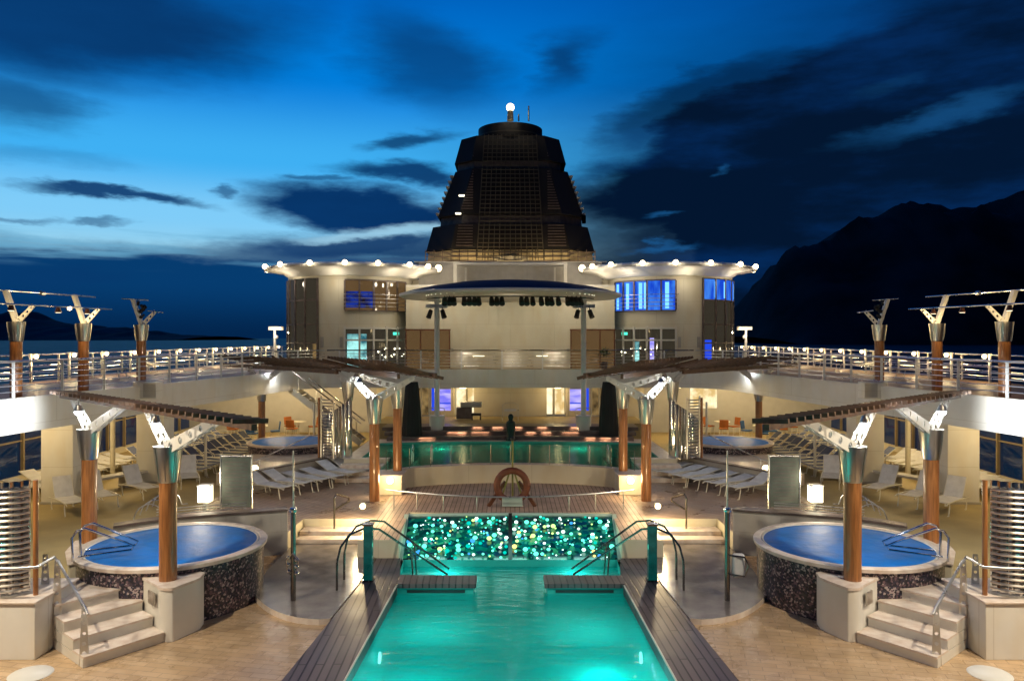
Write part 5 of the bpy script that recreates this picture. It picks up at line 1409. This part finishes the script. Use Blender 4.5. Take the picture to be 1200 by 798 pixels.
cp.light((2.4,36.5,7.3), 42, WARM, .1, spot=120, tgt=(3,40,5.5))
cp.light((0,36.0,7.4), 28, WARM, .1, spot=125, tgt=(0,40,5.5))
cp.light((-4.0,38.8,8.6), 14, WARM, .1); cp.light((4.0,38.8,8.6), 14, WARM, .1)
cp.light((0,38.6,8.9), 14, WARM, .1)

# piano and frame on stage
x0 = FX(550, 38)
t = Thing('covered_piano', 'dark covered upright piano with grey lid at the stage wall', 'piano', (x0,38,1.66))
t.part(MB().bbox((x0-.25,38,2.0), (.75,.6,.55)), 'case', M['slate'], bev=.03)
t.part(MB().bbox((x0+.1,38,2.42), (1.05,.65,.26)), 'lid', M['lowwall'], bev=.05)
t.part(MB().bbox((x0+.35,37.8,1.95), (.5,.4,.1)), 'keyboard_shelf', M['blackm'], bev=.02)
for e in (.15, .55): t.part(MB().cyl((x0+e,37.8,1.66),(x0+e,37.8,1.92), .03, n=8), 'leg', M['blackm'])
x0 = FX(598, 37)
t = Thing('metal_frame', 'small pale tubular frame stand behind the bronze bust', 'stand', (x0,37.3,1.66))
for a in (-.38, .38): t.part(MB().tube([(x0+a,37.3,1.66),(x0+a,37.3,2.45),(x0+a*.5,37.3,2.55),(x0,37.3,2.55)], .02, 6), 'side_tube', M['rail'])
t.part(MB().bbox((x0,37.28,2.2), (.6,.04,.12)), 'cross_plate', M['sling'])

# left staircase from balcony to the walkway
t = Thing('deck_staircase', 'straight open tread staircase running down from the balcony behind the chrome shower screen', 'staircase', (-9.8,36.6,.55))
s0, s1 = Vector((-11.2,36.5,3.95)), Vector((-7.0,36.5,.75))
for dy in (-.5, .5):
    t.part(MB().beam(s0+Vector((0,dy,0)), s1+Vector((0,dy,0)), .06, .28), 'stringer', M['whitewall'])
    t.part(MB().beam(s0+Vector((0,dy,.95)), s1+Vector((0,dy,.95)), .06, .06), 'handrail', M['darkrail'])
    for k in range(5):
        p = s0.lerp(s1, (k+.5)/5)+Vector((0,dy,0)); t.part(MB().cyl(p, p+Vector((0,0,.95)), .018, n=6), 'baluster', M['rail'])
for k in range(15):
    p = s0.lerp(s1, (k+.5)/15); t.part(MB().bbox((p.x,p.y,p.z+.02), (.28,.94,.04)), 'tread', M['slate'])

# mast-like camera/lamp posts at both ends of the upper rail
for s in (-1, 1):
    x, y = FX(322, 44), 44.
    t = Thing('camera_post', 'white post with crossarm lamps beside the tower, '+SD[s], 'post', (x,y,ZU), 'crossarm posts', s)
    t.part(MB().cyl((x,y,ZU),(x,y,6.35), .07, n=10), 'pole', M['railw'])
    t.part(MB().box(x-.35,x+.5,y-.06,y+.06,6.15,6.35), 'crossarm', M['railw'])
    t.part(MB().ball((x+.12,y-.1,5.75), .12, 8), 'dome', M['railw'])
    t.light((x,y-.6,6.0), 12, WARM, .05)
    t.part(MB().ball((x+.35,y-.15,6.25), .06, 8), 'bulb', M['bulby'])

# ---------------------------------------------------------------- loungers
def lounger(kind, back):
    t = Thing('sun_lounger', 'x', 'sun lounger', (0,0,0))
    w = .29; h = .36; ba = R(back); L1 = .70
    bx, bz = -.05-L1*math.cos(ba), h+L1*math.sin(ba)
    for e in (-1, 1):
        t.part(MB().tube([(1.25,e*w,h-.03),(1.15,e*w,h),(.6,e*w,h+.02),(-.05,e*w,h),(-.6,e*w,h-.04)], .018, 6), 'side_rail', M['frame'])
    mb = MB(); mb.tube([(-.05,-w+.03,h),(bx,-w+.03,bz),(bx,w-.03,bz),(-.05,w-.03,h)], .016, 6)
    t.part(mb, 'back_frame', M['frame'])
    for x in (1.0, -.35):
        t.part(MB().tube([(x+.08,-w,0),(x+.02,-w,h*.6),(x,-w,h),(x,w,h),(x+.02,w,h*.6),(x+.08,w,0),(x+.16,w,.015)], .017, 6), 'leg', M['frame'])
    sm = M['slingb'] if kind == 'b' else M['sling']
    mb = MB(); n = 8
    vs = []
    for i in range(n+1):
        x = -.03+1.25*i/n; z = h+.02-.02*math.sin(math.pi*i/n)+(.02*math.sin(i))
        vs += [(x,-w+.02,z),(x,w-.02,z),(x,w-.02,z-.012),(x,-w+.02,z-.012)]
    fs = [(4*i+q, 4*i+4+q, 4*i+4+(q+1) % 4, 4*i+(q+1) % 4) for i in range(n) for q in range(4)]+[(3,2,1,0),(4*n,4*n+1,4*n+2,4*n+3)]
    mb.add(vs, [f[::-1] for f in fs]); t.part(mb, 'seat_sling', sm)
    t.part(MB().beam((-.06,0,h+.01),(bx+.02,0,bz), w*2-.08, .014), 'back_sling', sm)
    if kind == 'b': # curved arm rests
        for e in (-1, 1):
            t.part(MB().tube([(.35,e*(w+.01),h),(.30,e*(w+.01),h+.16),(.1,e*(w+.01),h+.22),(-.15,e*(w+.01),h+.20),(-.3,e*(w+.01),h+.12)], .012, 6), 'armrest', M['frame'])
    return t.root
flat_w = lounger('w', 24); up_w = lounger('w', 58); flat_w2 = lounger('w', 9); blue_l = lounger('b', 40)
def row(proto, s, p0, p1, n, rz, fmt, group, alt=None):
    locs = []; labs = []
    for i in range(n):
        f = i/max(1, n-1); x = p0[0]+(p1[0]-p0[0])*f; y = p0[1]+(p1[1]-p0[1])*f; z = p0[2] if len(p0) > 2 else .55
        jit = random.uniform(-.10, .10); x += random.uniform(-.07, .07)
        locs.append((-s*x, y, z, (rz+jit) if s < 0 else math.pi-rz+jit)); labs.append(fmt % ORD[i])
    for lc, lb in zip(locs, labs): place(alt if alt is not None and random.random() < .4 else proto, [lc], [lb], group)
for s in (-1, 1):
    row(flat_w, s, (-8.05,25.3), (-6.0,28.6), 6, R(-30), '%s white lounger before the slate topped wall, '+SD[s], 'white loungers along the slate topped walls', flat_w2)
    row(blue_l, s, (-12.3,28.2), (-12.0,35.6), 11, R(-8), '%s blue lounger of the inner row, '+SD[s], 'blue loungers in the inner rows')
    row(blue_l, s, (-14.6,30.6), (-14.4,38.0), 10, R(-5), '%s blue lounger of the outer row, '+SD[s], 'blue loungers in the outer rows')
    row(flat_w, s, (-15.9,25.2), (-15.8,31.0), 9, R(-25), '%s white lounger along the ship side windows, '+SD[s], 'white loungers along the windows', flat_w2)
    row(flat_w, s, (-15.9,20.0), (-15.9,23.4), 4, R(-25), '%s white lounger ahead of the nearer pillar, '+SD[s], 'white loungers ahead of the pillars')
    row(up_w, s, (-12.95,24.0), (-12.35,25.2), 2, R(-42), '%s raised white lounger between the two pillars, '+SD[s], 'raised white loungers by the pillars')
    row(up_w, s, (-11.35,27.2), (-11.35,27.2), 1, R(-60), '%s raised white lounger at the farther pillar, '+SD[s], 'raised white loungers by the pillars')
    row(up_w, s, (-13.35,23.1), (-13.35,23.1), 1, R(-42), '%s raised white lounger at the nearer pillar, '+SD[s], 'raised white loungers by the pillars')
    row(flat_w2, s, (-16.3,30.2,ZU), (-16.3,47.0,ZU), 4, R(0), '%s small lounger on the running track, '+SD[s], 'loungers on the upper deck')
# cafe chairs and tables at the far ends
ch = Thing('cafe_chair', 'x', 'chair', (0,0,0))
ch.part(MB().bbox((0,0,.45), (.46,.46,.06)), 'seat', M['cafe'], bev=.02)
ch.part(MB().bbox((0,.22,.72), (.46,.05,.42), rx=R(-8)), 'backrest', M['cafe'], bev=.02)
for a in (-.2, .2):
    for b in (-.2, .2): ch.part(MB().cyl((a,b,0),(a,b,.44), .016, n=6), 'leg', M['frame'])
cb = Thing('cafe_chair', 'x', 'chair', (0,0,0))
cb.part(MB().bbox((0,0,.45), (.46,.46,.06)), 'seat', M['cafeb'], bev=.02)
cb.part(MB().bbox((0,.22,.72), (.46,.05,.42), rx=R(-8)), 'backrest', M['cafeb'], bev=.02)
for a in (-.2, .2):
    for b in (-.2, .2): cb.part(MB().cyl((a,b,0),(a,b,.44), .016, n=6), 'leg', M['frame'])
ct = Thing('cafe_table', 'x', 'table', (0,0,0))
ct.part(MB().lathe([(.001,.72),(.4,.72),(.42,.735),(.4,.75),(.001,.75)], 0, 0, 24), 'table_top', M['white'])
ct.part(MB().cyl((0,0,.02),(0,0,.72), .035, n=8), 'stem', M['rail'])
ct.part(MB().lathe([(.001,.04),(.24,.02),(.26,.0)], 0, 0, 20), 'foot', M['rail'])
for s in (-1, 1):
    for i, (x, y) in enumerate(((-12.6,38.6),(-14.2,40.4),(-11.2,40.6))):
        nm = ['nearest','outer','inner'][i]
        place(ct.root, [(-s*x,y,.55,0)], ['%s white cafe table below the balcony, %s' % (nm, SD[s])], 'cafe tables')
        pr = cb.root if i == 0 else ch.root; cn = 'blue' if i == 0 else 'orange'
        for j, a in enumerate((20,140,260)):
            px_, py_ = -s*x+.75*math.cos(R(a)), y+.75*math.sin(R(a))
            place(pr, [(px_,py_,.55,R(a)-math.pi/2)], ['%s chair %s the %s cafe table, %s' % (cn, ['to the inner side of','behind','in front of'][j] if s < 0 else ['to the outer side of','behind','in front of'][j], nm, SD[s])], 'cafe chairs')
# potted plant by the right doors
x, y = FX(708, 39), 39.
t = Thing('potted_plant', 'dark potted plant before the brown door under the blue windows', 'plant', (x,y,ZU))
t.part(MB().lathe([(.14,ZU+.0),(.2,ZU+.4),(.17,ZU+.4),(.001,ZU+.36)], x, y, 14), 'pot', M['slate'])
mb = MB(); rnd = random.Random(5)
for k in range(90):
    a = rnd.uniform(0, 6.28); e = rnd.uniform(.2, 1.4); L = rnd.uniform(.25, .7); d = Vector((math.cos(a)*math.cos(e), math.sin(a)*math.cos(e), math.sin(e)))
    b0 = Vector((x, y, ZU+.55)); p = b0+d*L; sd = d.cross(Vector((0,0,1))).normalized()*.035
    mb.add([b0+d*L*.5, b0+d*L*.75+sd, p, b0+d*L*.75-sd], [(0,1,2,3)])
t.part(mb, 'leaves', M['leaf'], smooth=False)

for o in list(bpy.data.objects):
    if o.get('used'): del o['used']
